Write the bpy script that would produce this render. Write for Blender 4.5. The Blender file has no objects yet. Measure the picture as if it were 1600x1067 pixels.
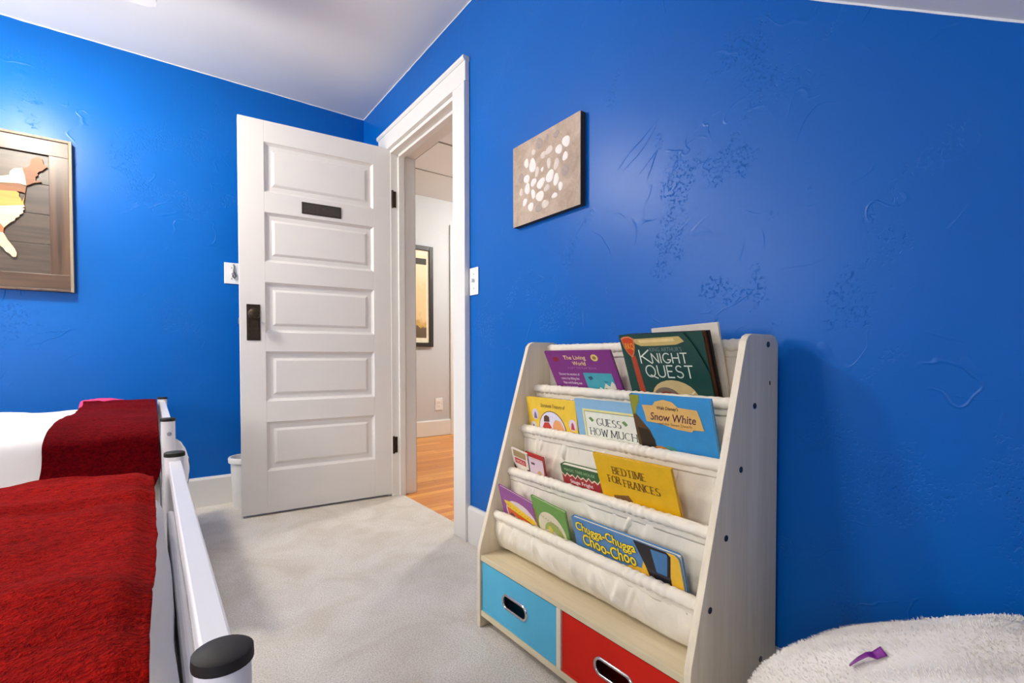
import bpy, bmesh, math, random
from mathutils import Matrix, Vector, noise
random.seed(7)
R = math.radians
PI = math.pi
scene = bpy.context.scene
COL = scene.collection

# ------------------------------------------------------------------ camera
CAM = (-1.1127, -3.0921, 0.805)
YAW, PITCH, ROLL = 0.6377, -0.0201, -0.0015
F_PX, SHIFT_PX = 760.65, 39.0
cd = bpy.data.cameras.new('camera')
cam = bpy.data.objects.new('camera', cd)
COL.objects.link(cam)
fw = Vector((math.sin(YAW)*math.cos(PITCH), math.cos(YAW)*math.cos(PITCH), math.sin(PITCH)))
rt = Vector((math.cos(YAW), -math.sin(YAW), 0))
up = rt.cross(fw)
rt2 = rt*math.cos(ROLL) + up*math.sin(ROLL)
up2 = -rt*math.sin(ROLL) + up*math.cos(ROLL)
m = Matrix((rt2, up2, -fw)).transposed().to_4x4()
m.translation = Vector(CAM)
cam.matrix_world = m
cd.sensor_width = 36
cd.lens = F_PX/1600*36
cd.shift_y = SHIFT_PX/1600
cd.clip_start = 0.02
scene.camera = cam

# ------------------------------------------------------------------ world, daylight, exposure
w = bpy.data.worlds.new('world')
scene.world = w
w.use_nodes = True
w.node_tree.nodes['Background'].inputs[0].default_value = (0.80, 0.88, 1.0, 1)
w.node_tree.nodes['Background'].inputs[1].default_value = 2.0
WIN_POWER = 44          # daylight through the window in the far gable wall
GLOBE_EMIT = 198         # ceiling fan lamp
HALL_POWER = 140
scene.view_settings.view_transform = 'Standard'
scene.view_settings.look = 'None'
scene.view_settings.gamma = 1
scene.view_settings.use_curve_mapping = False
scene.view_settings.exposure = 0.25

def area(name, loc, rot, sx, sy, power, col=(1, 1, 1)):
    l = bpy.data.lights.new(name, 'AREA')
    l.shape = 'RECTANGLE'; l.size = sx; l.size_y = sy; l.energy = power; l.color = col
    o = bpy.data.objects.new(name, l); COL.objects.link(o)
    o.location = loc; o.rotation_euler = rot
    return o
area('window_daylight', (-3.74, -.60, 1.66), (0, R(-90), 0), 1.08, 1.0, WIN_POWER, (1.0, 0.98, 0.94))

ROOF_POWER = 32         # daylight through the roof window in the slope, behind and left of the camera
SK = (-3.05, -1.85, -3.62, -2.95)     # roof window x0, x1, y0, y1
SLOPE = math.atan(.697)
area('roof_window_daylight', (-2.45, -3.285 - .10*math.sin(SLOPE), 2.321 + (-3.285+1.53)*.697 + .10*math.cos(SLOPE)), (SLOPE, 0, 0), 1.15, .78, ROOF_POWER, (1.0, 0.97, 0.92))

# ------------------------------------------------------------------ materials
def lin(c):
    return tuple(((x/255)/12.92 if x/255 <= 0.04045 else ((x/255+0.055)/1.055)**2.4) for x in c)
MATS = {}
class NT:
    def __init__(s, name):
        s.m = bpy.data.materials.new(name); s.m.use_nodes = True
        s.t = s.m.node_tree; s.b = s.t.nodes['Principled BSDF']
        s.tc = None
    def n(s, typ, **kw):
        nd = s.t.nodes.new(typ)
        for k, v in kw.items():
            if k.startswith('i_'):
                nd.inputs[int(k[2:]) if k[2:].isdigit() else k[2:].replace('_', ' ')].default_value = v
            else: setattr(nd, k, v)
        return nd
    def l(s, a, b): s.t.links.new(a, b)
    def coord(s, scale=(1, 1, 1), gen='Object'):
        if s.tc is None: s.tc = s.n('ShaderNodeTexCoord')
        mp = s.n('ShaderNodeMapping'); mp.inputs['Scale'].default_value = scale
        s.l(s.tc.outputs[gen], mp.inputs[0]); return mp.outputs[0]
    def noise(s, co, scale, detail=2, rough=.5, dist=0):
        nd = s.n('ShaderNodeTexNoise'); s.l(co, nd.inputs['Vector'])
        nd.inputs['Scale'].default_value = scale; nd.inputs['Detail'].default_value = detail
        nd.inputs['Roughness'].default_value = rough; nd.inputs['Distortion'].default_value = dist
        return nd.outputs[0]
    def rng(s, v, a, b, c=0, d=1):
        nd = s.n('ShaderNodeMapRange'); s.l(v, nd.inputs[0])
        for i, x in enumerate((a, b, c, d)): nd.inputs[i+1].default_value = x
        return nd.outputs[0]
    def math(s, op, a, b=None):
        nd = s.n('ShaderNodeMath', operation=op)
        for i, x in enumerate((a, b)):
            if x is None: continue
            if isinstance(x, (int, float)): nd.inputs[i].default_value = x
            else: s.l(x, nd.inputs[i])
        return nd.outputs[0]
    def mix(s, fac, a, b):
        nd = s.n('ShaderNodeMix', data_type='RGBA')
        if isinstance(fac, (int, float)): nd.inputs[0].default_value = fac
        else: s.l(fac, nd.inputs[0])
        for i, x in ((6, a), (7, b)):
            if isinstance(x, tuple): nd.inputs[i].default_value = (*x, 1)
            else: s.l(x, nd.inputs[i])
        return nd.outputs[2]
    def bump(s, h, strength=.3, dist=.002):
        nd = s.n('ShaderNodeBump'); nd.inputs['Strength'].default_value = strength
        nd.inputs['Distance'].default_value = dist; s.l(h, nd.inputs['Height'])
        s.l(nd.outputs[0], s.b.inputs['Normal'])
    def col(s, v):
        if isinstance(v, tuple): s.b.inputs['Base Color'].default_value = (*v, 1)
        else: s.l(v, s.b.inputs['Base Color'])
    def set(s, rough=.5, metal=0, spec=.5):
        s.b.inputs['Roughness'].default_value = rough; s.b.inputs['Metallic'].default_value = metal
        s.b.inputs['Specular IOR Level'].default_value = spec
        return s

def plain(name, rgb, rough=.5, metal=0, var=.06, scale=25, bump=0, spec=.5, bscale=None):
    """A paint / plastic / paper / metal with slight procedural mottling and relief."""
    if name in MATS: return MATS[name]
    t = NT(name).set(rough, metal, spec); c = lin(rgb)
    nz = t.noise(t.coord(), scale, 3)
    t.col(t.mix(t.rng(nz, .3, .7), tuple(x*(1-var) for x in c), tuple(min(1, x*(1+var)) for x in c)))
    if bump: t.bump(t.noise(t.coord(), bscale or scale*6, 3), bump, .001)
    MATS[name] = t.m
    return t.m

def wood(name, c1, c2, axis='z', rough=.5, scale=14, stretch=.06, bump=.15):
    if name in MATS: return MATS[name]
    t = NT(name).set(rough)
    sc = {'x': (stretch, 1, 1), 'y': (1, stretch, 1), 'z': (1, 1, stretch)}[axis]
    co = t.coord(sc)
    a = t.noise(co, scale, 4, .6, .6); b = t.noise(co, scale*5, 2)
    f = t.math('ADD', t.math('MULTIPLY', a, .75), t.math('MULTIPLY', b, .25))
    t.col(t.mix(t.rng(f, .36, .64), lin(c1), lin(c2)))
    t.bump(f, bump, .001)
    MATS[name] = t.m
    return t.m

def wall_paint(name, rgb, rough=.36, amount=1.0):
    t = NT(name).set(rough, 0, .23)
    co = t.coord(); co.node.inputs['Location'].default_value = (0, -.27, -.22); c = lin(rgb)
    low = t.noise(co, 2.3, 3)
    t.col(t.mix(t.rng(low, .3, .7), tuple(x*.96 for x in c), tuple(x*1.04 for x in c)))
    # trowelled plaster: soft undulation, sparse ridges, pitted patches
    rid = t.math('ABSOLUTE', t.math('SUBTRACT', t.noise(co, 2.6, 2.5, .55, 1.5), .5))
    rid = t.rng(rid, 0, .010, 1, 0)
    rmask = t.rng(t.noise(co, 5.0, 3), .54, .66)
    rid2 = t.math('ABSOLUTE', t.math('SUBTRACT', t.noise(co, 6.2, 1.5, .5, 1.0), .52))
    rid2 = t.math('MULTIPLY', t.rng(rid2, 0, .012, 1, 0), t.rng(t.noise(co, 7.4, 2), .56, .68))
    pit = t.math('MULTIPLY', t.rng(t.noise(co, 120, 3, .6), .54, .66), t.rng(t.noise(co, 4.5, 3, .6), .55, .66))
    h = t.math('MULTIPLY', low, 1.2)
    h = t.math('ADD', h, t.math('MULTIPLY', t.math('MULTIPLY', rid, rmask), .42))
    h = t.math('ADD', h, t.math('MULTIPLY', rid2, .30))
    h = t.math('SUBTRACT', h, t.math('MULTIPLY', pit, .75))
    h = t.math('ADD', h, t.math('MULTIPLY', t.noise(co, 14, 4), .16))
    t.bump(h, .55*amount, .004)
    MATS[name] = t.m
    return t.m

BLUE = wall_paint('blue wall paint', (0, 96, 182))
CEIL = plain('ceiling paint', (232, 231, 229), .8, 0, .015, 3, .25, .3, 30)
TRIM = plain('white gloss trim paint', (232, 229, 223), .33, 0, .015, 8, .06)
DOORP = plain('white door paint', (229, 225, 220), .36, 0, .015, 6, .06)
HALLW = plain('pale grey hall paint', (204, 205, 206), .6, 0, .015, 4, .15)
METALW = plain('white bed enamel', (234, 231, 229), .3, 0, .01, 10)
BLACKP = plain('black plastic cap', (34, 31, 28), .6, 0, .1, 60, .1, .3)
BRONZE = plain('oil rubbed bronze', (62, 50, 38), .4, .7, .35, 60, .25)
DARKPL = plain('dark bronze plate', (72, 66, 60), .5, .4, .15, 70, .25)
PLASTW = plain('white plastic', (240, 239, 235), .35, 0, .01, 10)
CHROME = plain('chrome', (205, 200, 195), .15, 1, .02, 10)

def carpet_mat():
    t = NT('beige cut pile carpet').set(.95, 0, .1)
    co = t.coord()
    pat = t.noise(co, 4.2, 5, .62, .8)
    fine = t.noise(co, 230, 3, .7)
    mid = t.noise(co, 60, 3, .6)
    a = t.mix(t.rng(pat, .34, .62), lin((219, 210, 196)), lin((236, 230, 221)))
    a = t.mix(t.math('MULTIPLY', t.rng(fine, .38, .58, 1, 0), .46), a, lin((150, 138, 120)))
    t.col(a)
    h = t.math('ADD', t.math('MULTIPLY', fine, 1.0), t.math('MULTIPLY', mid, .9))
    t.bump(h, .55, .004)
    return t.m
CARPET = carpet_mat()

def fleece_mat(name, c0, c1, c2):
    t = NT(name).set(.9, 0, .04)
    co = t.coord((1, 1, 1))
    rip = t.noise(t.coord((120, 215, 150)), 1, 3, .6, .8)
    low = t.noise(co, 8, 3)
    a = t.mix(t.rng(rip, .34, .66), lin(c0), lin(c1))
    a = t.mix(t.rng(low, .40, .62, 0, .35), a, lin(c2))
    t.col(a)
    t.b.inputs['Sheen Weight'].default_value = .10
    t.b.inputs['Sheen Roughness'].default_value = .4
    t.b.inputs['Sheen Tint'].default_value = (*lin((240, 90, 70)), 1)
    t.bump(t.math('ADD', rip, t.math('MULTIPLY', t.noise(co, 320, 2), .5)), 1.0, .005)
    return t.m
FLEECE = fleece_mat('red plush fleece', (112, 5, 6), (170, 20, 12), (92, 2, 6))
SHADED_FLEECE = fleece_mat('shaded crimson plush fleece', (72, 1, 8), (116, 5, 12), (60, 0, 8))  # crimson copy of the red fleece, with far-bed shade put into the colour

def cloth_mat(name, rgb, rough=.85, weave=600, var=.03, bump=.25):
    t = NT(name).set(rough, 0, .2)
    co = t.coord(); c = lin(rgb)
    nz = t.noise(co, 9, 4, .6)
    t.col(t.mix(t.rng(nz, .3, .7), tuple(x*(1-var) for x in c), tuple(min(1, x*(1+var)) for x in c)))
    t.bump(t.math('ADD', t.math('MULTIPLY', t.noise(co, weave, 2), .4), t.math('MULTIPLY', t.noise(co, 26, 4), 1)), bump, .003)
    MATS[name] = t.m
    return t.m
CANVAS = cloth_mat('natural cotton canvas', (238, 228, 208))
SHEET = cloth_mat('white cotton bedding', (240, 238, 234), .85, 500, .015, .3)
BINBLUE = cloth_mat('sky blue felt', (92, 182, 214), .8, 700, .04, .15)
BINRED = cloth_mat('red felt', (206, 34, 18), .8, 700, .05, .15)
FURM = cloth_mat('ivory faux fur', (240, 233, 222), .9, 200, .03, .4)

ASH = wood('whitewashed ash laminate', (224, 209, 180), (240, 227, 200), 'z', .5, 26, .05, .08)
ASHH = wood('whitewashed ash shelf', (214, 198, 160), (228, 214, 178), 'y', .5, 26, .05, .08)
ASHE = wood('ash edge banding', (224, 212, 184), (234, 224, 200), 'z', .5, 20, .05, .05)

# ------------------------------------------------------------------ mesh helpers
OFF = {}
def offset_of(p):
    while p is not None:
        if p.name in OFF: return OFF[p.name]
        p = p.parent
    return Vector((0, 0, 0))

class MB:
    def __init__(s): s.v = []; s.f = []
    def add(s, v, f):
        b = len(s.v); s.v += [Vector(x) for x in v]; s.f += [tuple(i+b for i in q) for q in f]; return s
    def box(s, a, b):
        x0, x1 = sorted((a[0], b[0])); y0, y1 = sorted((a[1], b[1])); z0, z1 = sorted((a[2], b[2]))
        return s.add([(x0,y0,z0),(x1,y0,z0),(x1,y1,z0),(x0,y1,z0),(x0,y0,z1),(x1,y0,z1),(x1,y1,z1),(x0,y1,z1)],
                     [(0,3,2,1),(4,5,6,7),(0,1,5,4),(1,2,6,5),(2,3,7,6),(3,0,4,7)])
    def prism(s, pts, axis, a, b):
        """2-D polygon (in the two other axes, cyclic order) extruded along axis from a to b."""
        n = len(pts)
        def mk(p, t):
            return {'x': (t, p[0], p[1]), 'y': (p[0], t, p[1]), 'z': (p[0], p[1], t)}[axis]
        v = [mk(p, a) for p in pts] + [mk(p, b) for p in pts]
        f = [tuple(range(n)), tuple(range(2*n-1, n-1, -1))] + [(i, i+n, (i+1) % n+n, (i+1) % n) for i in range(n)]
        return s.add(v, f)
    def tube(s, pts, rad, seg=12, cap=True):
        pts = [Vector(p) for p in pts]; n = len(pts)
        rads = rad if isinstance(rad, (list, tuple)) else [rad]*n
        v = []; f = []; prev = None
        for i, p in enumerate(pts):
            d = (pts[min(i+1, n-1)] - pts[max(i-1, 0)]).normalized()
            if prev is None:
                a = Vector((0, 0, 1)) if abs(d.z) < .9 else Vector((1, 0, 0))
            else: a = prev
            u = (a - d*a.dot(d)).normalized(); prev = u; q = d.cross(u)
            for k in range(seg):
                t = 2*PI*k/seg; v.append(p + (u*math.cos(t) + q*math.sin(t))*rads[i])
        for i in range(n-1):
            for k in range(seg):
                f.append((i*seg+k, i*seg+(k+1) % seg, (i+1)*seg+(k+1) % seg, (i+1)*seg+k))
        if cap: f += [tuple(range(seg))[::-1], tuple(range((n-1)*seg, n*seg))]
        return s.add(v, f)
    def lathe(s, prof, c, seg=28, axis='z'):
        """prof: (radius, height) list; revolved about axis through c."""
        v = []; f = []; n = len(prof)
        for r, h in prof:
            for k in range(seg):
                t = 2*PI*k/seg; a, b = r*math.cos(t), r*math.sin(t)
                v.append(Vector(c) + Vector({'z': (a, b, h), 'y': (a, h, b), 'x': (h, a, b)}[axis]))
        for i in range(n-1):
            for k in range(seg): f.append((i*seg+k, i*seg+(k+1) % seg, (i+1)*seg+(k+1) % seg, (i+1)*seg+k))
        f += [tuple(range(seg))[::-1], tuple(range((n-1)*seg, n*seg))]
        return s.add(v, f)
    def grid(s, fn, nu, nv):
        v = [fn(i/nu, j/nv) for j in range(nv+1) for i in range(nu+1)]
        f = [(j*(nu+1)+i, j*(nu+1)+i+1, (j+1)*(nu+1)+i+1, (j+1)*(nu+1)+i) for j in range(nv) for i in range(nu)]
        return s.add(v, f)
    def build(s, name, mat, parent=None, bevel=0, smooth=False, solid=0, seg=2, local=False, fixn=True, extra=None):
        me = bpy.data.meshes.new(name)
        off = Vector((0, 0, 0)) if local else offset_of(parent)
        me.from_pydata([tuple(x-off) for x in s.v], [], s.f)
        if fixn or bevel:
            bm = bmesh.new(); bm.from_mesh(me)
            if fixn: bmesh.ops.recalc_face_normals(bm, faces=bm.faces)
            if bevel:
                ed = [e for e in bm.edges if len(e.link_faces) == 2 and e.calc_face_angle(0) > .5]
                bmesh.ops.bevel(bm, geom=ed, offset=bevel, segments=seg, profile=.5, affect='EDGES', clamp_overlap=True)
            bm.to_mesh(me); bm.free()
        me.materials.append(mat)
        if smooth: me.polygons.foreach_set('use_smooth', [True]*len(me.polygons))
        o = bpy.data.objects.new(name, me); COL.objects.link(o)
        if smooth and smooth != 'all':
            try: me.set_sharp_from_angle(angle=R(40))
            except Exception: pass
        if solid:
            md = o.modifiers.new('thickness', 'SOLIDIFY'); md.thickness = solid; md.offset = 0
        if parent: o.parent = parent
        return o

def tag(o, label, cat, group=None, kind=None):
    o['label'] = label; o['category'] = cat
    if group: o['group'] = group
    if kind: o['kind'] = kind
    return o
def thing(name, label, cat, loc=(0, 0, 0), group=None, kind=None):
    o = bpy.data.objects.new(name, None); COL.objects.link(o); o.location = loc
    o.empty_display_size = .1
    OFF[o.name] = Vector(loc)
    return tag(o, label, cat, group, kind)
def struct(o, label, cat): return tag(o, label, cat, None, 'structure')
def copy_tree(o, parent=None):
    c = o.copy(); COL.objects.link(c); c.parent = parent
    for ch in list(o.children): copy_tree(ch, c)
    return c
def fbm(x, y, z=0, o=3):
    return noise.fractal(Vector((x, y, z)), 1.0, 2.0, o)
def sstep(a, b, x):
    t = max(0, min(1, (x-a)/(b-a))); return t*t*(3-2*t)

# ------------------------------------------------------------------ room shell
H = 2.321                       # flat ceiling height
XL, YF = -3.6, -3.72            # hidden left gable wall and front knee wall
SL, YS = .697, -1.53            # slope of the attic ceiling and where it starts
def zc(y): return H if y > YS else H + (y-YS)*SL
OY0, OY1, OZ = -.41, -1.175, 1.985      # doorway in the right wall
WT = .15

m = MB().prism([(XL, YF), (0, YF), (0, OY1+.0195), (.062, OY1+.0195), (.062, OY0-.0195), (0, OY0-.0195), (0, 0), (XL, 0)], 'z', -.06, 0)
struct(m.build('floor', CARPET, fixn=False), 'beige cut pile carpet covering the bedroom floor', 'floor')
m = MB().box((XL-.1, 0, -.06), (0.0, .1, H+.02))
struct(m.build('wall_back', BLUE), 'blue plaster wall behind the open door and the wooden map', 'wall')
m = MB()
m.prism([(0.1, -.06), (0.1, H+.02), (OY0, H+.02), (OY0, -.06)], 'x', 0, WT)
m.prism([(OY0, OZ), (OY0, H+.02), (OY1, H+.02), (OY1, OZ)], 'x', 0, WT)
m.prism([(OY1, -.06), (OY1, H+.02), (YS, H+.02), (YF-.1, zc(YF-.1)+.03), (YF-.1, -.06)], 'x', 0, WT)
struct(m.build('wall_right', BLUE), 'blue plaster gable wall with the doorway and the pebble picture', 'wall')
m = MB().prism([(YF, -.06), (YF, 1), (YF-.1, 1), (YF-.1, -.06)], 'x', XL-.1, WT)
struct(m.build('wall_front', BLUE), 'low blue knee wall under the sloped ceiling', 'wall')
WY0, WY1, WZ0, WZ1 = -1.10, -.10, 1.12, 2.20
m = MB()
m.box((XL-.1, YF-.1, -.06), (XL, WY0, H)); m.box((XL-.1, WY1, -.06), (XL, .1, H))
m.box((XL-.1, WY0, -.06), (XL, WY1, WZ0)); m.box((XL-.1, WY0, WZ1), (XL, WY1, H))
struct(m.build('wall_left', BLUE), 'blue gable wall with the window at the heads of the beds', 'wall')
m = MB()
cpoly = [(.1, H), (YS, H), (YF-.1, zc(YF-.1)), (YF-.1, zc(YF-.1)+.08), (YS, H+.08), (.1, H+.08)]
m.prism(cpoly, 'x', XL-.1, SK[0]); m.prism(cpoly, 'x', SK[1], -.0005)
m.prism([(.1, H), (YS, H), (SK[3], zc(SK[3])), (SK[3], zc(SK[3])+.08), (YS, H+.08), (.1, H+.08)], 'x', SK[0], SK[1])
m.prism([(SK[2], zc(SK[2])), (YF-.1, zc(YF-.1)), (YF-.1, zc(YF-.1)+.08), (SK[2], zc(SK[2])+.08)], 'x', SK[0], SK[1])
struct(m.build('ceiling', CEIL), 'white attic ceiling, flat then sloping down on the right', 'ceiling')
# thin uneven paint line where ceiling meets the blue walls
LINE = plain('white caulk line', (236, 237, 238), .7)
def cut_line(p0, p1, n, nrm):
    v = []; f = []
    for i in range(n+1):
        p = Vector(p0).lerp(Vector(p1), i/n); d = .004 + .0035*abs(fbm(i*.7, nrm[0]*9+nrm[1]*3))
        v += [p + Vector(nrm)*.0012, p + Vector(nrm)*.0012 - Vector((0, 0, d))]
        if i: f.append((2*i-2, 2*i-1, 2*i+1, 2*i))
    return MB().add(v, f)
t = cut_line((XL, 0, H), (0, 0, H), 90, (0, -1, 0)); t2 = cut_line((0, 0, H), (0, YS, H), 40, (-1, 0, 0)); t3 = cut_line((0, YS, H), (0, YF, zc(YF)), 60, (-1, 0, 0))
for q in (t2, t3): t.add(q.v, q.f)
struct(t.build('trim_1', LINE, fixn=False), 'thin white cut-in line where the blue walls meet the ceiling', 'trim')

BB = .158
def base_prof(): return [(0, 0), (.016, 0), (.016, BB-.012), (.010, BB), (0, BB)]
m = MB().prism([(-a, b) for a, b in base_prof()], 'x', XL, 0)
m.v = [Vector((x.x, x.y, x.z)) for x in m.v]
struct(m.build('baseboard_back', TRIM), 'white baseboard along the wall behind the bed and bin', 'baseboard')
m = MB().prism([(-a, b) for a, b in base_prof()], 'y', -1.2865, YF)
struct(m.build('baseboard_right', TRIM), 'white baseboard along the wall behind the book rack', 'baseboard')

# window in the hidden gable wall
g = plain('window frame paint', (236, 234, 230), .4)
wn = thing('window_1', 'white framed window in the gable wall beyond the beds', 'window', (XL, (WY0+WY1)/2, WZ0), kind='structure')
m = MB(); fwid = .06
m.box((XL-.09, WY0, WZ0), (XL+.015, WY0+fwid, WZ1)); m.box((XL-.09, WY1-fwid, WZ0), (XL+.015, WY1, WZ1))
m.box((XL-.09, WY0, WZ0), (XL+.03, WY1, WZ0+fwid)); m.box((XL-.09, WY0, WZ1-fwid), (XL+.015, WY1, WZ1))
m.box((XL-.07, (WY0+WY1)/2-.025, WZ0), (XL-.01, (WY0+WY1)/2+.025, WZ1))
m.build('window_frame', g, wn, .004)

rw = thing('window_2', 'white framed roof window in the sloped ceiling behind the camera', 'window', ((SK[0]+SK[1])/2, (SK[2]+SK[3])/2, zc((SK[2]+SK[3])/2)), kind='structure')
for x0, x1, ya, yb in ((SK[0], SK[0]+.05, SK[2], SK[3]), (SK[1]-.05, SK[1], SK[2], SK[3]), (SK[0]+.05, SK[1]-.05, SK[2], SK[2]+.05), (SK[0]+.05, SK[1]-.05, SK[3]-.05, SK[3])):
    MB().prism([(ya, zc(ya)-.012), (yb, zc(yb)-.012), (yb, zc(yb)+.09), (ya, zc(ya)+.09)], 'x', x0, x1).build('window_frame', g, rw)

# door lining and casing
J0, J1 = OY0, OY1
tr = thing('trim_2', 'white door casing with moulded head around the open doorway', 'door frame', (0, (J0+J1)/2, 0), kind='structure')
cw = .111
CT = .022
for y0, y1 in ((J1, J1-cw), (J0, J0+cw)):
    MB().box((-CT, y0, 0), (0, y1+(.012 if y1 < y0 else -.012), OZ+.0)).build('side_casing', TRIM, tr, .003)
    MB().box((-CT-.005, y1, 0), (0, y1+(.012 if y1 < y0 else -.012), OZ-.0005)).build('back_band', TRIM, tr, .002)
MB().box((-CT, J1-cw, OZ), (0, J0+cw, OZ+.105)).build('head_casing', TRIM, tr, .003)
m = MB().prism([(0, OZ+.085), (-CT-.004, OZ+.085), (-CT-.010, OZ+.092), (-CT-.010, OZ+.105), (0, OZ+.105)], 'y', J1-cw-.002, J0+cw+.002)
m.build('head_moulding', TRIM, tr, .001)
MB().box((-.002, J0-.019, -.004), (WT, J0, OZ)).build('jamb', TRIM, tr, .002)
MB().box((-.002, J1, -.004), (WT, J1+.019, OZ)).build('jamb', TRIM, tr, .002)
MB().box((-.002, J1, OZ-.019), (WT, J0, OZ)).build('head_jamb', TRIM, tr, .002)
m = MB()
MB().box((.042, J0-.032, -.004), (.078, J0-.018, OZ-.019)).build('door_stop', TRIM, tr, .002)
MB().box((.042, J1+.018, -.004), (.078, J1+.032, OZ-.019)).build('door_stop', TRIM, tr, .002)
MB().box((.042, J1+.018, OZ-.033), (.078, J0-.018, OZ-.018)).build('door_stop', TRIM, tr, .002)
for z in (1.708, .296):
    MB().box((.003, J0-.0205, z-.046), (.032, J0-.0185, z+.046)).build('hinge_leaf', BRONZE, tr)

# ------------------------------------------------------------------ door (hinged at far jamb, swung into the room)
HX, HY = 0.0, -.427
dv = Vector((-.761, .0625)); ang = math.atan2(dv.y, dv.x)
door = bpy.data.objects.new('door_1', None); COL.objects.link(door)
struct(door, 'white five panel door standing open against the blue wall', 'door')
door.location = (HX, HY, 0); door.rotation_euler = (0, 0, ang)
OFF['door_1'] = Vector((0, 0, 0))
DW, DT, DZ0, DZ1 = .763, .036, .012, 1.992
PS0, PS1 = .100, .648
PZ = [(.224, .474), (.580, .832), (.930, 1.182), (1.285, 1.534), (1.635, 1.885)]
def dbox(name, s0, s1, z0, z1, bevel=.0015):
    return MB().box((s0, -DT, z0), (s1, 0, z1)).build(name, DOORP, door, bevel, local=True)
dbox('stile', 0, PS0, DZ0, DZ1); dbox('stile', PS1, DW, DZ0, DZ1)
zs = [DZ0] + [z for p in PZ for z in p] + [DZ1]
for i in range(0, len(zs), 2): dbox('rail', PS0, PS1, zs[i], zs[i+1])
for z0, z1 in PZ:
    def ring(ins, y): return [(PS0+ins, y, z0+ins), (PS1-ins, y, z0+ins), (PS1-ins, y, z1-ins), (PS0+ins, y, z1-ins)]
    rings = [ring(0, -.0005), ring(.004, -.006), ring(.013, -.013), ring(.034, -.013), ring(.044, -.0065), ring(.047, -.0055)]
    v = sum(rings, []); f = []
    for k in range(len(rings)-1):
        for i in range(4): f.append((4*k+i, 4*k+(i+1) % 4, 4*k+4+(i+1) % 4, 4*k+4+i))
    f.append(tuple(4*(len(rings)-1)+i for i in range(4)))
    mb = MB().add(v, f)
    mb.box((PS0, -DT+.008, z0), (PS1, -.0145, z1))
    mb.build('panel', DOORP, door, local=True)
# name plate between first and second panel
npz0, npz1 = 1.553, 1.614
pl = MB().box((.275, 0, npz0), (.474, .004, npz1)).build('name_plate', DARKPL, door, .002, local=True)
pl['label'] = 'dark bronze name plate'
m = MB().box((.279, .0037, npz0+.004), (.470, .0044, npz0+.0065)); m.box((.279, .0037, npz1-.0065), (.470, .0044, npz1-.004))
m.box((.279, .0037, npz0+.004), (.2815, .0044, npz1-.004)); m.box((.4675, .0037, npz0+.004), (.470, .0044, npz1-.004))
m.build('raised_border', BRONZE, pl, local=True)
m = MB()
for i in range(12):                     # worn, unreadable embossed letters
    s0 = .300 + i*.0125
    m.box((s0, .0037, npz0+.020), (s0+.003, .0043, npz1-.020))
    m.box((s0, .0037, npz0+.020+(i % 3)*.008), (s0+.0075, .0043, npz0+.023+(i % 3)*.008))
m.build('embossed_lettering', DARKPL, pl, local=True)
# lock plate and knob
lp = MB().box((.672, 0, .888), (.733, .004, 1.068)).build('lock_plate', BRONZE, door, .002, local=True)
m = MB()
for a, b, c, d in ((.680, .725, .896, .900), (.680, .725, 1.056, 1.060), (.680, .684, .896, 1.060), (.721, .725, .896, 1.060)):
    m.box((a, .0035, c), (b, .0065, d))
m.build('moulded_border', BRONZE, lp, .001, local=True)
m = MB().lathe([(.003, .0035), (.009, .0037), (.009, .0045), (.003, .0047)], (.7025, 0, .935), 14, 'y'); m.build('keyhole', BLACKP, lp, local=True)
m = MB().lathe([(.016, .003), (.016, .007), (.010, .009), (.009, .026), (.016, .031), (.0245, .038), (.027, .046), (.025, .054), (.017, .059), (.006, .061)], (.7025, 0, 1.018), 28, 'y')
k = m.build('knob', BRONZE, door, smooth=True, local=True); k['label'] = 'round aged bronze door knob'
MB().box((DW, -.024, .968), (DW+.006, -.010, .998)).build('latch', CHROME, door, .002, local=True)
for z in (1.708, .296):
    hg = MB().box((-.004, -.03, z-.046), (-.001, -.001, z+.046)).build('hinge', BRONZE, door, local=True)
    MB().lathe([(.006, -.05), (.006, .05)], (-.009, .003, z), 10).build('hinge_pin', BRONZE, hg, local=True)

# ------------------------------------------------------------------ hallway beyond
HYB, HXR, HZ = 1.37, 2.3, 2.41
OAKB = plain('dark subfloor', (120, 70, 25), .6)
fl = MB().box((.06, -2.2, -.06), (HXR, HYB, -.016)).build('floor_hall', OAKB); struct(fl, 'honey coloured strip oak floor of the hallway', 'floor')
oaks = [wood('oak strip %d' % i, a, b, 'x', .32, 12, .08, .05) for i, (a, b) in enumerate(
    [((214, 136, 52), (233, 160, 74)), ((205, 124, 44), (226, 148, 62)), ((221, 146, 60), (240, 172, 86)), ((197, 114, 38), (219, 140, 58))])]
pw = .057; y = -1.32
while y < HYB:
    x = .061 - random.random()*.6
    while x < HXR:
        L = .5 + random.random()*.7; a, b = max(x, .061), min(x+L, HXR)
        if b-a > .02:
            MB().box((a+.0006, y+.0006, -.0155), (b-.0006, min(y+pw, HYB)-.0006, -.004)).build('plank', random.choice(oaks), fl)
        x += L
    y += pw
m = MB().box((WT, HYB, -.06), (HXR+.1, HYB+.1, HZ+.05))
struct(m.build('wall_hall', HALLW), 'pale grey hallway wall with the framed poster', 'wall')
m = MB().box((HXR, -2.3, -.06), (HXR+.1, HYB, HZ)); m.box((WT, -2.3, -.06), (HXR, -2.2, HZ))
struct(m.build('wall_hall_side', HALLW), 'pale grey side walls of the hallway out of sight', 'wall')
m = MB().box((WT+.001, -2.2, -.06), (WT+.012, OY1-.001, HZ)); m.box((WT+.001, OY0+.001, -.06), (WT+.012, HYB, HZ)); m.box((WT+.001, OY1-.001, OZ), (WT+.012, OY0+.001, HZ))
struct(m.build('wall_hall_near', HALLW), 'hallway face of the wall around the doorway', 'wall')
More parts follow.
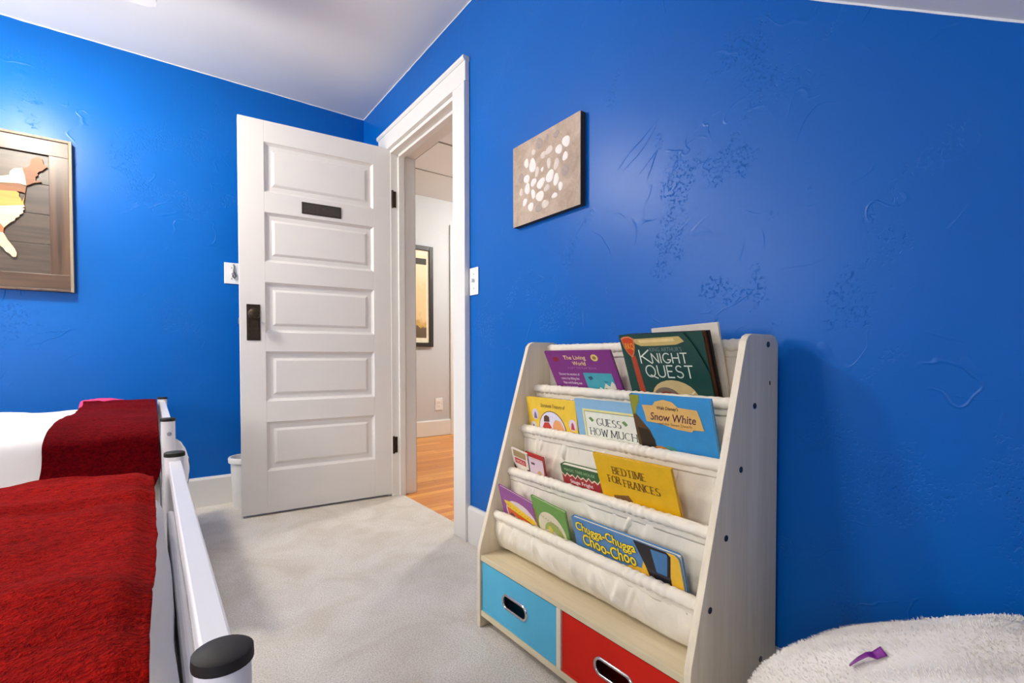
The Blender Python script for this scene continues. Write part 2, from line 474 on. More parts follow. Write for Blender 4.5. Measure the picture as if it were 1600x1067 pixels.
m = MB().box((WT, -2.3, HZ), (HXR+.1, HYB+.1, HZ+.08)); ch = m.build('ceiling_hall', CEIL); struct(ch, 'white hallway ceiling with an access hatch', 'ceiling')
m = MB(); hx0, hx1, hy0, hy1 = .62, 1.2, .17, .75
for a, b in (((hx0, hy0), (hx1, hy0+.012)), ((hx0, hy1-.012), (hx1, hy1)), ((hx0, hy0), (hx0+.012, hy1)), ((hx1-.012, hy0), (hx1, hy1))):
    m.box((a[0], a[1], HZ-.006), (b[0], b[1], HZ))
m.build('hatch_bead', plain('hatch shadow gap', (150, 146, 140), .8), ch)
m = MB().prism([(HYB-a, b) for a, b in base_prof()], 'x', WT, 1.388)
struct(m.build('baseboard_hall', TRIM), 'white baseboard on the grey hallway wall', 'baseboard')
t3 = thing('trim_3', 'white casing of another door at the hallway end', 'door frame', (1.44, HYB, 0), kind='structure')
MB().box((1.388, HYB-.02, -.004), (1.49, HYB, 2.17)).build('side_casing', TRIM, t3, .003)
MB().box((1.4905, HYB-.02, 2.06), (2.29, HYB-.0005, 2.17)).build('head_casing', TRIM, t3, .003)
d2 = thing('door_2', 'closed white door at the end of the hallway', 'door', (1.5, HYB, 0), kind='structure')
MB().box((1.492, HYB-.012, 0), (2.28, HYB-.001, 2.055)).build('slab', DOORP, d2, .002)
MB().lathe([(.012, 0), (.012, -.03), (.026, -.045), (.02, -.06), (.004, -.064)], (2.2, HYB-.012, 1.0), 16, 'y').build('knob', BRONZE, d2, smooth=True)
# hallway poster
FX0, FX1, FZ0, FZ1 = .50, 1.186, .905, 1.909
po = thing('framed_poster', 'black framed poster with cream mat on the hallway wall', 'picture', ((FX0+FX1)/2, HYB, FZ0))
BLKF = plain('black picture frame', (44, 36, 30), .45)
fwid = .042
for a, b in (((FX0, FZ0), (FX0+fwid, FZ1)), ((FX1-fwid, FZ0), (FX1, FZ1)), ((FX0+fwid, FZ0), (FX1-fwid, FZ0+fwid)), ((FX0+fwid, FZ1-fwid), (FX1-fwid, FZ1))):
    MB().box((a[0], HYB-.028, a[1]), (b[0], HYB-.001, b[1])).build('frame_side', BLKF, po, .002)
MB().box((FX0+fwid, HYB-.012, FZ0+fwid), (FX1-fwid, HYB-.002, FZ1-fwid)).build('mat_board', plain('cream mat', (248, 236, 208), .7), po)
def poster_mat():
    t = NT('sepia poster print').set(.5)
    co = t.coord(); sp = t.n('ShaderNodeSeparateXYZ'); t.l(co, sp.inputs[0])
    z = t.math('ADD', sp.outputs[2], t.math('MULTIPLY', t.noise(co, 9, 5, .7), .5))
    a = t.mix(t.rng(z, .85, 1.0), lin((236, 205, 150)), lin((240, 222, 180)))
    a = t.mix(t.rng(z, .48, .56, 1, 0), a, lin((206, 160, 84)))
    a = t.mix(t.rng(z, .42, .46, 1, 0), a, lin((104, 82, 58)))
    t.col(a); return t.m
MB().box((FX0+.075, HYB-.0135, FZ0+.09), (FX1-.072, HYB-.0121, FZ1-.095)).build('print', poster_mat(), po)
MB().box((FX0+.075, HYB-.015, FZ1-.185), (FX1-.072, HYB-.0136, FZ1-.125)).build('title_band', plain('dark title band', (56, 46, 38), .6), po)

def wall_plate(name, label, o, u, n, w_, h_, kind):
    """o: centre on wall; u: horizontal direction; n: out of wall."""
    o = Vector(o); u = Vector(u); n = Vector(n); z = Vector((0, 0, 1))
    th = thing(name, label, 'outlet' if kind == 'outlet' else 'switch', tuple(o))
    def bb(a0, a1, b0, b1, c0, c1):
        mb = MB().box((a0, b0, c0), (a1, b1, c1)); mb.v = [o + u*p.x + n*p.y + z*p.z for p in mb.v]; return mb
    bb(-w_/2, w_/2, .0005, .006, -h_/2, h_/2).build('plate', PLASTW, th, .002)
    if kind == 'outlet':
        for s in (-1, 1):
            so = bb(-.016, .016, .006, .0085, s*.020-.013, s*.020+.013).build('socket', PLASTW, th, .003)
            for q in (-.006, .006): bb(q-.001, q+.001, .0084, .0088, s*.020-.004, s*.020+.006).build('slot', BLACKP, so)
    else:
        ks = [0] if w_ < .1 else [-.023, .023]
        for q in ks:
            tg = bb(q-.005, q+.005, .006, .020, -.004, .010).build('toggle', PLASTW, th, .002)
        for q in ks:
            for s in (-1, 1): bb(q-.0025, q+.0025, .006, .0068, s*.030-.0025, s*.030+.0025).build('screw', CHROME, th)
    return th
wall_plate('wall_outlet', 'white outlet low on the grey hallway wall', (1.255, HYB, .32), (1, 0, 0), (0, -1, 0), .085, .125, 'outlet')
wall_plate('light_switch', 'white toggle switch on the blue wall beside the door casing', (0, -1.326, 1.126), (0, -1, 0), (-1, 0, 0), .066, .116, 'switch')
sw = wall_plate('light_switch', 'white switch plate half hidden behind the open door', (-.727, 0, 1.267), (1, 0, 0), (0, -1, 0), .117, .116, 'switch')
pts = [(-.742, -.010, 1.317), (-.739, -.014, 1.300), (-.741, -.016, 1.280), (-.736, -.018, 1.262), (-.731, -.017, 1.250), (-.738, -.016, 1.240), (-.746, -.016, 1.247), (-.745, -.015, 1.257)]
MB().tube(pts, .0035, 8).build('hook', plain('grey steel wire', (92, 90, 92), .35, .8), sw, smooth=True)

# hallway ceiling lamp (out of sight, lights the hall)
hl = thing('hall_lamp', 'round flush lamp on the hallway ceiling', 'lamp', (1.9, .2, HZ))
MB().lathe([(.05, 0), (.16, 0), (.16, -.02), (.05, -.02)], (1.9, .2, HZ-.001), 24).build('base', METALW, hl, smooth=True)
def emit(name, col, s):
    t = NT(name); t.b.inputs['Emission Color'].default_value = (*col, 1); t.b.inputs['Emission Strength'].default_value = s
    t.b.inputs['Base Color'].default_value = (.9, .9, .88, 1); return t.m
MB().lathe([(.14, -.021), (.145, -.05), (.11, -.085), (.05, -.10), (.005, -.105)], (1.9, .2, HZ), 28).build('glass_bowl', emit('warm hall glass', (1, .99, .95), HALL_POWER), hl, smooth=True)

# ------------------------------------------------------------------ ceiling fan with lamp (only a blade tip is in view)
FX, FY = -1.64, -.80
fan = thing('ceiling_fan', 'white ceiling fan with a round lamp, one blade tip showing', 'ceiling fan', (FX, FY, H))
MB().lathe([(.03, -.001), (.075, -.001), (.075, -.02), (.05, -.045), (.02, -.05)], (FX, FY, H), 28).build('canopy', METALW, fan, smooth=True)
MB().tube([(FX, FY, H-.04), (FX, FY, H-.09)], .014).build('down_rod', METALW, fan, smooth=True)
MB().lathe([(.03, -.085), (.10, -.09), (.115, -.11), (.115, -.16), (.09, -.19), (.05, -.20)], (FX, FY, H), 32).build('motor_housing', METALW, fan, smooth=True)
BLW = plain('white fan blade', (226, 225, 223), .5, 0, .02, 10)
for k in range(3):
    a = R(-3 + 120*k); c, s = math.cos(a), math.sin(a)
    prof = [(.17, -.045), (.30, -.058), (.46, -.066), (.535, -.060), (.558, -.035), (.562, 0), (.558, .035), (.535, .060), (.46, .066), (.30, .058), (.17, .045)]
    mb = MB().prism(prof, 'z', 0, .006)
    mb.v = [Vector((FX + p.x*c - p.y*s, FY + p.x*s + p.y*c, H-.200 + p.z + p.y*.18)) for p in mb.v]
    bl = mb.build('blade', BLW, fan)
    mb = MB().box((.10, -.018, -.004), (.24, .018, 0)); mb.v = [Vector((FX + p.x*c - p.y*s, FY + p.x*s + p.y*c, H-.202 + p.z)) for p in mb.v]
    mb.build('bracket', METALW, bl)
MB().lathe([(.05, -.20), (.09, -.206), (.152, -.230), (.160, -.252), (.154, -.252), (.10, -.224), (.04, -.215)], (FX, FY, H), 32).build('added_shading_dish', METALW, fan, smooth=True)  # wide unseen dish added to keep the globe's light off the ceiling
GR = .085
prof = [(.04, -.235)] + [(GR*math.cos(R(a)), -.305 + GR*math.sin(R(a))) for a in range(50, -90, -12)] + [(.003, -.305-GR)]
MB().lathe(prof, (FX, FY, H), 32).build('glass_globe', emit('lit opal globe', (1, .93, .82), GLOBE_EMIT), fan, smooth=True)

# ------------------------------------------------------------------ wooden map on the back wall
MX0, MX1, MZ0, MZ1 = -2.52, -1.398, 1.108, 1.807
mp = thing('wooden_map', 'framed map made of pieced wood on dark stained boards', 'wall art', ((MX0+MX1)/2, 0, MZ0))
DKW = wood('dark walnut stain', (52, 36, 24), (92, 66, 46), 'x', .38, 12, .08, .25)
DKV = wood('dark walnut stain upright', (56, 38, 26), (104, 76, 54), 'z', .36, 10, .06, .2)
BKB = wood('charcoal stained board', (52, 42, 34), (86, 72, 60), 'x', .42, 16, .06, .3)
EDG = wood('weathered edge strip', (120, 106, 88), (160, 146, 124), 'z', .6, 20, .1, .2)
fwid = .068
MB().box((MX0+.012, -.030, MZ1-.012-fwid), (MX1-.012, -.006, MZ1-.012)).build('frame_board', DKW, mp, .0015)
MB().box((MX0+.012, -.030, MZ0+.010), (MX1-.012, -.006, MZ0+.010+fwid)).build('frame_board', DKW, mp, .0015)
MB().box((MX0+.012, -.0305, MZ0+.010+fwid), (MX0+.012+fwid, -.006, MZ1-.012-fwid)).build('frame_board', DKV, mp, .0015)
MB().box((MX1-.012-fwid, -.0305, MZ0+.010+fwid), (MX1-.012, -.006, MZ1-.012-fwid)).build('frame_board', DKV, mp, .0015)
for a, b in (((MX0, MZ0), (MX0+.0115, MZ1)), ((MX1-.0115, MZ0), (MX1, MZ1)), ((MX0+.0115, MZ0), (MX1-.0115, MZ0+.0095)), ((MX0+.0115, MZ1-.0115), (MX1-.0115, MZ1))):
    MB().box((a[0], -.038, a[1]), (b[0], -.004, b[1])).build('edge_strip', EDG if b[1] == MZ1 else DKV, mp, .001)
zb = [MZ0+.078, MZ0+.078+.136, MZ0+.078+.272, MZ0+.078+.408, MZ1-.08]
for i in range(4):
    MB().box((MX0+.08, -.018, zb[i]+.0008), (MX1-.08, -.006, zb[i+1]-.0008)).build('backing_board', BKB, mp, .0008)
PALE = wood('pale birch', (206, 186, 148), (224, 206, 170), 'x', .5, 14, .08, .1)
GOLD = wood('golden pine', (178, 124, 48), (204, 150, 68), 'x', .5, 14, .08, .1)
BRWN = wood('brown cedar', (110, 64, 28), (150, 94, 44), 'x', .5, 14, .08, .15)
RDBR = wood('red mahogany', (150, 84, 48), (184, 112, 66), 'x', .5, 14, .08, .1)
GREY = wood('grey barnwood', (150, 138, 118), (186, 172, 150), 'x', .5, 14, .08, .1)
states = [
 (PALE, .012, [(-1.72,1.60),(-1.633,1.601),(-1.606,1.611),(-1.604,1.627),(-1.591,1.643),(-1.565,1.65),(-1.557,1.621),(-1.552,1.5755),(-1.578,1.5805),(-1.634,1.5725),(-1.72,1.565)]),
 (BRWN, .012, [(-1.5645,1.650),(-1.549,1.657),(-1.539,1.669),(-1.535,1.698),(-1.526,1.702),(-1.515,1.713),(-1.499,1.707),(-1.495,1.684),(-1.482,1.672),(-1.489,1.667),(-1.495,1.659),(-1.500,1.652),(-1.508,1.649),(-1.516,1.638),(-1.513,1.630),(-1.522,1.621),(-1.522,1.605),(-1.512,1.605),(-1.503,1.601),(-1.526,1.593),(-1.5515,1.5755),(-1.5565,1.621)]),
 (BRWN, .010, [(-1.72,1.5645),(-1.634,1.572),(-1.578,1.580),(-1.553,1.572),(-1.557,1.540),(-1.566,1.5445),(-1.584,1.5445),(-1.634,1.5385),(-1.72,1.53)]),
 (GOLD, .012, [(-1.72,1.5295),(-1.634,1.538),(-1.584,1.544),(-1.576,1.536),(-1.577,1.524),(-1.570,1.512),(-1.568,1.500),(-1.560,1.520),(-1.557,1.5385),(-1.560,1.515),(-1.563,1.500),(-1.562,1.4875),(-1.636,1.4715),(-1.72,1.47)]),
 (PALE, .012, [(-1.70,1.469),(-1.636,1.471),(-1.562,1.487),(-1.559,1.480),(-1.568,1.475),(-1.559,1.470),(-1.566,1.462),(-1.564,1.452),(-1.577,1.441),(-1.577,1.434),(-1.590,1.424),(-1.592,1.414),(-1.605,1.404),(-1.615,1.392),(-1.626,1.3775),(-1.637,1.3935),(-1.70,1.42)]),
 (RDBR, .012, [(-1.70,1.419),(-1.637,1.393),(-1.626,1.377),(-1.629,1.3555),(-1.637,1.3555),(-1.71,1.35)]),
 (PALE, .013, [(-1.74,1.349),(-1.71,1.3495),(-1.637,1.355),(-1.629,1.355),(-1.622,1.340),(-1.616,1.325),(-1.604,1.306),(-1.594,1.289),(-1.588,1.272),(-1.588,1.261),(-1.591,1.252),(-1.601,1.252),(-1.611,1.266),(-1.622,1.273),(-1.630,1.288),(-1.638,1.295),(-1.645,1.318),(-1.66,1.335),(-1.74,1.338)]),
 (GREY, .010, [(-1.80,1.61),(-1.722,1.60),(-1.722,1.48),(-1.78,1.49),(-1.80,1.54)]),
 (BRWN, .012, [(-1.80,1.488),(-1.722,1.468),(-1.702,1.42),(-1.712,1.351),(-1.79,1.35)]),
 (GOLD, .010, [(-1.92,1.64),(-1.83,1.66),(-1.802,1.62),(-1.802,1.53),(-1.90,1.53)]),
 (PALE, .011, [(-1.90,1.528),(-1.802,1.528),(-1.782,1.49),(-1.80,1.42),(-1.90,1.42)]),
 (RDBR, .012, [(-1.90,1.418),(-1.80,1.418),(-1.792,1.34),(-1.83,1.31),(-1.90,1.33)]),
 (GREY, .012, [(-2.06,1.66),(-1.922,1.64),(-1.902,1.53),(-2.06,1.52)]),
 (BRWN, .010, [(-2.06,1.518),(-1.902,1.526),(-1.902,1.42),(-2.06,1.41)]),
 (GOLD, .012, [(-2.10,1.408),(-1.902,1.416),(-1.902,1.33),(-1.98,1.22),(-2.10,1.33)]),
 (PALE, .011, [(-2.40,1.66),(-2.062,1.66),(-2.062,1.52),(-2.42,1.53)]),
 (RDBR, .012, [(-2.42,1.528),(-2.062,1.518),(-2.102,1.34),(-2.30,1.36),(-2.40,1.45)]),
]
for mt, d, pg in states:
    MB().prism(pg, 'y', -.018-d, -.0182).build('wood_piece', mt, mp)

# ------------------------------------------------------------------ pebble canvas on the right wall
PY0, PY1, PZ0, PZ1 = -1.630, -1.983, 1.284, 1.576
cv = thing('canvas_picture', 'square canvas of pale pebbles on sand, on the right blue wall', 'picture', (0, (PY0+PY1)/2, PZ0))
def sand_mat():
    t = NT('sandy canvas print').set(.7)
    co = t.coord(); n1 = t.noise(co, 16, 5, .65, .8); n2 = t.noise(co, 300, 2)
    a = t.mix(t.rng(n1, .32, .68), lin((170, 146, 124)), lin((204, 182, 160)))
    a = t.mix(t.math('MULTIPLY', t.rng(n2, .5, .7), .25), a, lin((140, 118, 96)))
    t.col(a); t.bump(n2, .2, .001); return t.m
body = MB().box((-.0215, PY1, PZ0), (-.0006, PY0, PZ1)).build('canvas_edge', wood('dark canvas edge', (40, 34, 30), (70, 60, 54), 'z', .7), cv)
MB().box((-.0225, PY1, PZ0), (-.0216, PY0, PZ1)).build('canvas_face', sand_mat(), cv)
DRK = plain('stain on sand', (176, 148, 124), .8, 0, .1, 60)
stones = [(0.813,0.247,0.095,0.126,0),(0.715,0.295,0.085,0.111,0),(0.802,0.407,0.063,0.104,0),(0.805,0.556,0.096,0.127,2),(0.68,0.112,0.079,0.071,2),(0.548,0.088,0.043,0.067,2),(0.429,0.109,0.094,0.134,2),(0.341,0.178,0.058,0.073,1),(0.487,0.271,0.063,0.089,1),(0.573,0.248,0.1,0.093,1),(0.68,0.448,0.072,0.121,1),(0.573,0.397,0.061,0.114,1),(0.226,0.269,0.069,0.105,0),(0.324,0.332,0.094,0.171,0),(0.394,0.432,0.05,0.136,1),(0.474,0.433,0.037,0.054,0),(0.587,0.552,0.107,0.135,0),(0.675,0.622,0.076,0.127,0),(0.736,0.715,0.061,0.092,0),(0.23,0.461,0.089,0.103,0),(0.134,0.42,0.075,0.133,2),(0.339,0.539,0.082,0.092,0),(0.451,0.588,0.116,0.108,0),(0.24,0.584,0.085,0.125,0),(0.137,0.594,0.058,0.089,1),(0.335,0.678,0.058,0.117,0),(0.438,0.735,0.105,0.127,0),(0.541,0.673,0.073,0.08,1),(0.654,0.796,0.073,0.064,0),(0.2,0.736,0.069,0.088,0),(0.294,0.819,0.091,0.093,0),(0.413,0.872,0.087,0.094,2),(0.517,0.851,0.092,0.099,1)]
SM = [plain('white pebble', (240, 232, 222), .6, 0, .05, 90), plain('buff pebble', (222, 206, 190), .6, 0, .07, 90), plain('grey pebble', (168, 150, 138), .6, 0, .1, 90)]
for i, (u, v, du, dv_, c) in enumerate(stones):
    cy, cz = PY0 + (PY1-PY0)*u, PZ1 + (PZ0-PZ1)*v
    a, b = du*.366*.52, dv_*.289*.52
    vs = []; n = 14; rot = random.uniform(-.25, .25)
    for ring_, (sc, x) in enumerate(((1, -.0225), (.9, -.0233), (.55, -.0236))):
        for k in range(n):
            t = 2*PI*k/n; r = 1 + .10*math.sin(2*t+i) + .07*math.sin(3*t+i*1.7)
            p, q = a*r*math.cos(t)*sc, b*r*math.sin(t)*sc
            vs.append((x, cy + p*math.cos(rot) - q*math.sin(rot), cz + p*math.sin(rot) + q*math.cos(rot)))
    f = [(r_*n+k, r_*n+(k+1) % n, r_*n+n+(k+1) % n, r_*n+n+k) for r_ in (0, 1) for k in range(n)] + [tuple(range(2*n, 3*n))]
    MB().add(vs, f).build('pebble', SM[c], cv, smooth='all')

# ------------------------------------------------------------------ small white bin behind the door
bn = thing('waste_bin', 'white plastic waste bin half hidden behind the open door', 'bin', (-.695, -.125, 0))
BIN = plain('bin plastic', (226, 223, 217), .4, 0, .02, 12)
prof = [(.02, .0005), (.073, .0005), (.078, .02), (.086, .24), (.082, .24), (.074, .01), (.02, .008)]
MB().lathe(prof, (-.695, -.125, 0), 36).build('bucket', BIN, bn, smooth=True)
MB().lathe([(.088, .238), (.096, .242), (.098, .262), (.094, .270), (.084, .270), (.083, .240)], (-.695, -.125, 0), 36).build('rim', BIN, bn, smooth=True)

# ------------------------------------------------------------------ beds
def bed(label, y0, y1, zt, group):
    xc = -1.0745; r = .018; HD = -3.12
    b = thing('bed_frame', label, 'bed', (xc, (y0+y1)/2, 0), group)
    for y in (y0, y1):
        p = MB().tube([(xc, y, .003), (xc, y, zt-.006)], r, 28).build('post', METALW, b, smooth=True)
        MB().lathe([(.002, 0), (r+.0016, 0), (r+.0018, .003), (r+.0015, .0078), (r-.0005, .0092), (.002, .0094)], (xc, y, zt-.008), 28).build('cap', BLACKP, p, smooth=True)
        MB().lathe([(.002, -.003), (.006, -.003), (.006, 0), (.002, .0005)], (xc + .002, y-r, zt-.045), 10, 'y').build('screw', CHROME, p)
        p = MB().tube([(HD, y, .003), (HD, y, zt+.25)], r, 20).build('post', METALW, b, smooth=True)
        MB().lathe([(.002, 0), (r+.001, 0), (r+.001, .008), (.002, .01)], (HD, y, zt+.248), 20).build('cap', BLACKP, p, smooth=True)
        MB().box((HD, y-.012, .22), (xc, y+.012, .26)).build('side_rail', METALW, b, .003)
    MB().box((xc-.0115, y0+.01, zt-.044), (xc+.0115, y1-.01, zt-.016)).build('top_rail', METALW, b, .0025)
    MB().box((HD-.0115, y0+.01, zt+.2), (HD+.0115, y1-.01, zt+.23)).build('top_rail', METALW, b, .0025)
    MB().box((xc-.0165, y0+.055, zt-.22), (xc-.004, y1-.055, zt-.112)).build('mid_board', METALW, b, .005)
    MB().box((xc-.009, y0, .20), (xc+.009, y1, .24)).build('lower_rail', METALW, b, .002)
    for i in range(12):
        x = HD + .08 + i*(xc-HD-.16)/11
        MB().box((x-.03, y0+.01, .245), (x+.03, y1-.01, .258)).build('slat', METALW, b)
    return b
B1 = (-2.695, -1.80, .597); B2 = (-1.300, -.345, .621)
bed('white metal bed frame nearest the camera, large black capped post in front', *B1, 'twin beds')
bed('white metal bed frame standing along the far blue wall', *B2, 'twin beds')

def rbox_surface(x0, x1, y0, y1, z0, z1, r, nu, nv, wob, seed):
    """Rounded slab (top, sides) as one closed-looking cloth surface, wrinkled."""
    def fn(u, v):
        # u across y with drop at both ends, v along x with drop at both ends
        def prof(t, a, b):
            L = b-a; d = z1-z0; tot = L+2*d; s = t*tot
            if s < d: return a, d-s
            if s > d+L: return b, s-d-L
            return a+(s-d), 0
        y, dy = prof(u, y0, y1); x, dx = prof(v, x0, x1)
        dz = max(dx, dy)
        if dx > 0 and dy > 0:           # corners: keep to the vertical edge
            dx = dy = dz
        z = z1 - dz
        cx = min(max(x, x0+r), x1-r); cy = min(max(y, y0+r), y1-r); cz = min(z, z1-r)
        d = Vector((x-cx, y-cy, z-cz))
        if d.length > r: d *= r/d.length
        x, y, z = cx+d.x, cy+d.y, cz+d.z
        n1 = fbm(x*3+seed, y*3, z*3)*wob + fbm(x*9+seed, y*7, z*9)*wob*.4
        e = d.normalized() if d.length > 1e-6 else Vector((0, 0, 1))
        return (x + e.x*n1*.5, y + e.y*n1, z + e.z*n1)
    return MB().grid(fn, nu, nv)

def mattress(label, y0, y1, zt, seed):
    m = rbox_surface(-3.07, -1.0955, y0, y1, .262, zt, .055, 90, 130, .010, seed)
    o = m.build('made_mattress', SHEET, None, smooth='all', fixn=True)
    return tag(o, label, 'mattress', 'mattresses')
mattress('white bedding on the near bed under the large bright red blanket', B1[0]+.02, B1[1]-.02, .538, 3)
mattress('white bedding on the far bed showing left of the dark red throw', B2[0]+.02, B2[1]-.02, .592, 11)
# loose corner of the far bed's sheet bulging around its near foot post
def bulge(u, v):
    a = 2*PI*u; r = math.sin(PI*v)**.55
    return (-1.056 + .036*r*math.cos(a) + .004*fbm(a, v*4), -1.245 + .045*r*math.sin(a), .545 - v*.19 + .01*fbm(a*2, v*3))
o = MB().grid(bulge, 28, 18).build('sheet_corner', SHEET, None, smooth='all')
tag(o, 'loose white sheet corner hanging at the foot of the far bed', 'sheet')

# ------------------------------------------------------------------ red fleece throws
def throw_near():
    y0, y1 = -2.74, B1[1]-.008
    x0, x1 = -1.95, -1.1115
    def fn(u, v):
        L = y1-y0; d0, d1 = .30, .26; tot = L+d0+d1; s = u*tot
        if s < d0: y, dz = y0, d0-s
        elif s > d0+L: y, dz = y1, s-d0-L
        else: y, dz = y0+s-d0, 0
        yc = (y-y0)/L
        xe = x1 + .002*fbm(y*3.3, 5.5) - .006*sstep(.55, 0, yc) + .0015*fbm(y*14, 2.2)
        x = x0 + (xe-x0)*v
        e = min(y-y0, y1-y); r = .045
        z = .567 - ((r - math.sqrt(max(0, r*r-(r-e)**2))) if (e < r and dz == 0) else 0)*.8
        if dz > 0: z = .567 - .8*r - dz*(1 if dz > .01 else .5)
        z += .011*fbm(x*5, y*5, 1, 3) + .006*fbm(x*3+8, y*13, 4, 2)
        z += .016*math.exp(-((y+2.42+.5*(x+1.3))/.05)**2)*sstep(-1.9, -1.2, x) - .012*math.exp(-((y+2.53+.7*(x+1.3))/.035)**2)*sstep(-1.6, -1.2, x)
        z += .010*math.exp(-((y+2.05-.1*(x+1.3))/.03)**2)
        z -= .012*sstep(.965, 1.0, v)
        return (x, y + (.01*fbm(x*9, z*9) if dz > .02 else 0), z + .0012*fbm(x*45, y*130, 0, 2))
    o = MB().grid(fn, 330, 190).build('fleece_throw', FLEECE, None, smooth='all', solid=.007)
    return tag(o, 'bright red fleece blanket spread over the near bed', 'blanket', 'red throws')
throw_near()
def throw_far():
    y0, y1 = B2[0]+.008, B2[1]-.0
    x1 = -1.098
    def fn(u, v):
        L = y1-y0; d0, d1 = .34, .12; tot = L+d0+d1; s = u*tot
        if s < d0: y, dz = y0, d0-s
        elif s > d0+L: y, dz = y1, s-d0-L
        else: y, dz = y0+s-d0, 0
        x0 = -1.352 + .03*math.sin((y+1.3)*3.1) - (.02*sstep(0, .2, dz) if s < d0 else 0) + .006*fbm(y*6, dz*5, 3)
        xx = x1 + (.006*sstep(0, .1, dz)) - (.09*sstep(.06, .3, dz) if s < d0 else 0)
        x = x0 + (xx-x0)*v
        e = y-y0; e2 = y1-y; r = .20; r2 = .05
        z = .614 - ((r - math.sqrt(max(0, r*r-(r-e)**2)))*.30 if (e < r and dz == 0) else 0) - ((r2 - math.sqrt(max(0, r2*r2-(r2-e2)**2)))*.6 if (e2 < r2 and dz == 0) else 0)
        if dz > 0: z = .614 - (.30*r if s < d0 else .6*r2) - dz
        z += .009*fbm(x*6, y*4, 2, 3)
        if s >= d0: z += .007*math.exp(-((y+.75)/.06)**2) + .006*math.exp(-((y+.45+.3*(x+1.2))/.03)**2)
        yy = y
        if s < d0:
            fold = math.sin(x*44 + 2*fbm(x*5, z*3)) * sstep(.02, .2, dz)
            yy = y - .012*fold - .012*sstep(0, .1, dz)
        return (x, yy, z + .001*fbm(x*45, y*130, z*130, 2))
    o = MB().grid(fn, 280, 120).build('fleece_throw', SHADED_FLEECE, None, smooth='all', solid=.008)
    return tag(o, 'dark red fleece throw folded across the foot of the far bed', 'blanket', 'red throws')
throw_far()
PINK = cloth_mat('pink satin edge', (226, 70, 120), .5)
def pk(u, v):
    return (-1.352 + .14*u, -.365 - .10*v + .01*math.sin(u*7), .6185 + .010*math.sin(PI*u) - .02*v*v + .002*fbm(u*5, v*5))
o = MB().grid(pk, 20, 10).build('satin_trim', PINK, None, smooth='all', solid=.003)
tag(o, 'pink satin edge peeking out at the back of the dark red throw', 'blanket')

# ------------------------------------------------------------------ sling book rack
BY0, BY1, PT = -1.870, -2.587, .015
XB, XF = -.020, -.338
SZ = .217
rk = thing('sling_bookcase', 'pale wood children\'s book rack with canvas slings and two cubbies', 'bookcase', (-.18, (BY0+BY1)/2, 0))
D = [(-.065, .83), (-.119, .703), (-.171, .579), (-.224, .453), (-.278, .329)]
def side_profile():
    p = [(XB, .001), (XF, .001), (XF, .225)]
    top = (-.150, .850)
    p += [(XF+.002, .238)]
    # rounded front-top corner
    p += [(-.1585, .818), (-.153, .836), (-.144, .8465), (-.131, .851)]
    p += [(-.048, .851), (-.034, .8475), (-.0245, .8395), (XB, .827)]
    return p
for y in (BY0, BY1):
    y2 = y - PT if y == BY0 else y + PT
    sp = MB().prism(side_profile(), 'y', y, y2).build('side_panel', ASH, rk, .0012)
    if y == BY1:
        for (x, z) in D + [(-.086, .165)]:
            MB().lathe([(.001, -.0012), (.0062, -.0012), (.0062, .0005), (.001, .0005)], (x, y, z), 14, 'y').build('screw', plain('zinc screw', (92, 92, 94), .35, .8), sp)
        MB().box((-.058, y-.0006, .744), (-.054, y+.001, .752)).build('peg_hole', BLACKP, sp)
        MB().box((-.088, y-.0006, .052), (-.084, y+.001, .062)).build('peg_hole', BLACKP, sp)
    else:
        MB().box((XF+.002, y-PT-.0004, .26), (XF+.003, y-PT, .261)).build('edge_mark', ASHE, sp)
YI0, YI1 = BY0-PT, BY1+PT
MB().box((XF+.003, YI1, SZ-.016), (XB-.002, YI0, SZ)).build('shelf', ASHH, rk, .001)
MB().box((XF+.003, YI1, .036), (XB-.002, YI0, .052)).build('bottom_board', ASHH, rk, .001)
YD = -2.2275
MB().box((XF+.003, YD-.0075, .052), (XB-.002, YD+.0075, SZ-.016)).build('divider', ASH, rk, .001)
MB().box((XB-.006, YI1, .052), (XB-.002, YI0, SZ-.016)).build('back_board', ASH, rk)

RS = .0135
def sleeve(k):
    x0, z0 = D[k]
    def fn(u, v):
        y = YI0-.001 + (YI1-YI0+.002)*u
        a = 2*PI*v + PI/2
        r = RS + .0016*fbm(y*38, a*1.2, k*3) + .0011*math.sin(y*330 + 2*fbm(y*12, k))*(.5+.5*math.sin(y*19+k))
        x, z = x0 + r*math.cos(a), z0 + r*math.sin(a)
        return (x, y, z)
    o = MB().grid(fn, 240, 20).build('rod_sleeve', CANVAS, rk, smooth='all')
    MB().tube([(x0, YI0, z0), (x0, YI1, z0)], .0095, 12).build('dowel', ASH, o, smooth=True)
    # stitched hem just under the sleeve
    def hem(u, v):
        y = YI0-.001 + (YI1-YI0+.002)*u
        return (x0 - .0045 + .002*fbm(y*40, v*2, k) + .003*v, y, z0 - RS*.75 - .017*v)
    MB().grid(hem, 160, 4).build('hem', CANVAS, o, smooth='all', solid=.0012)
for k in range(5): sleeve(k)
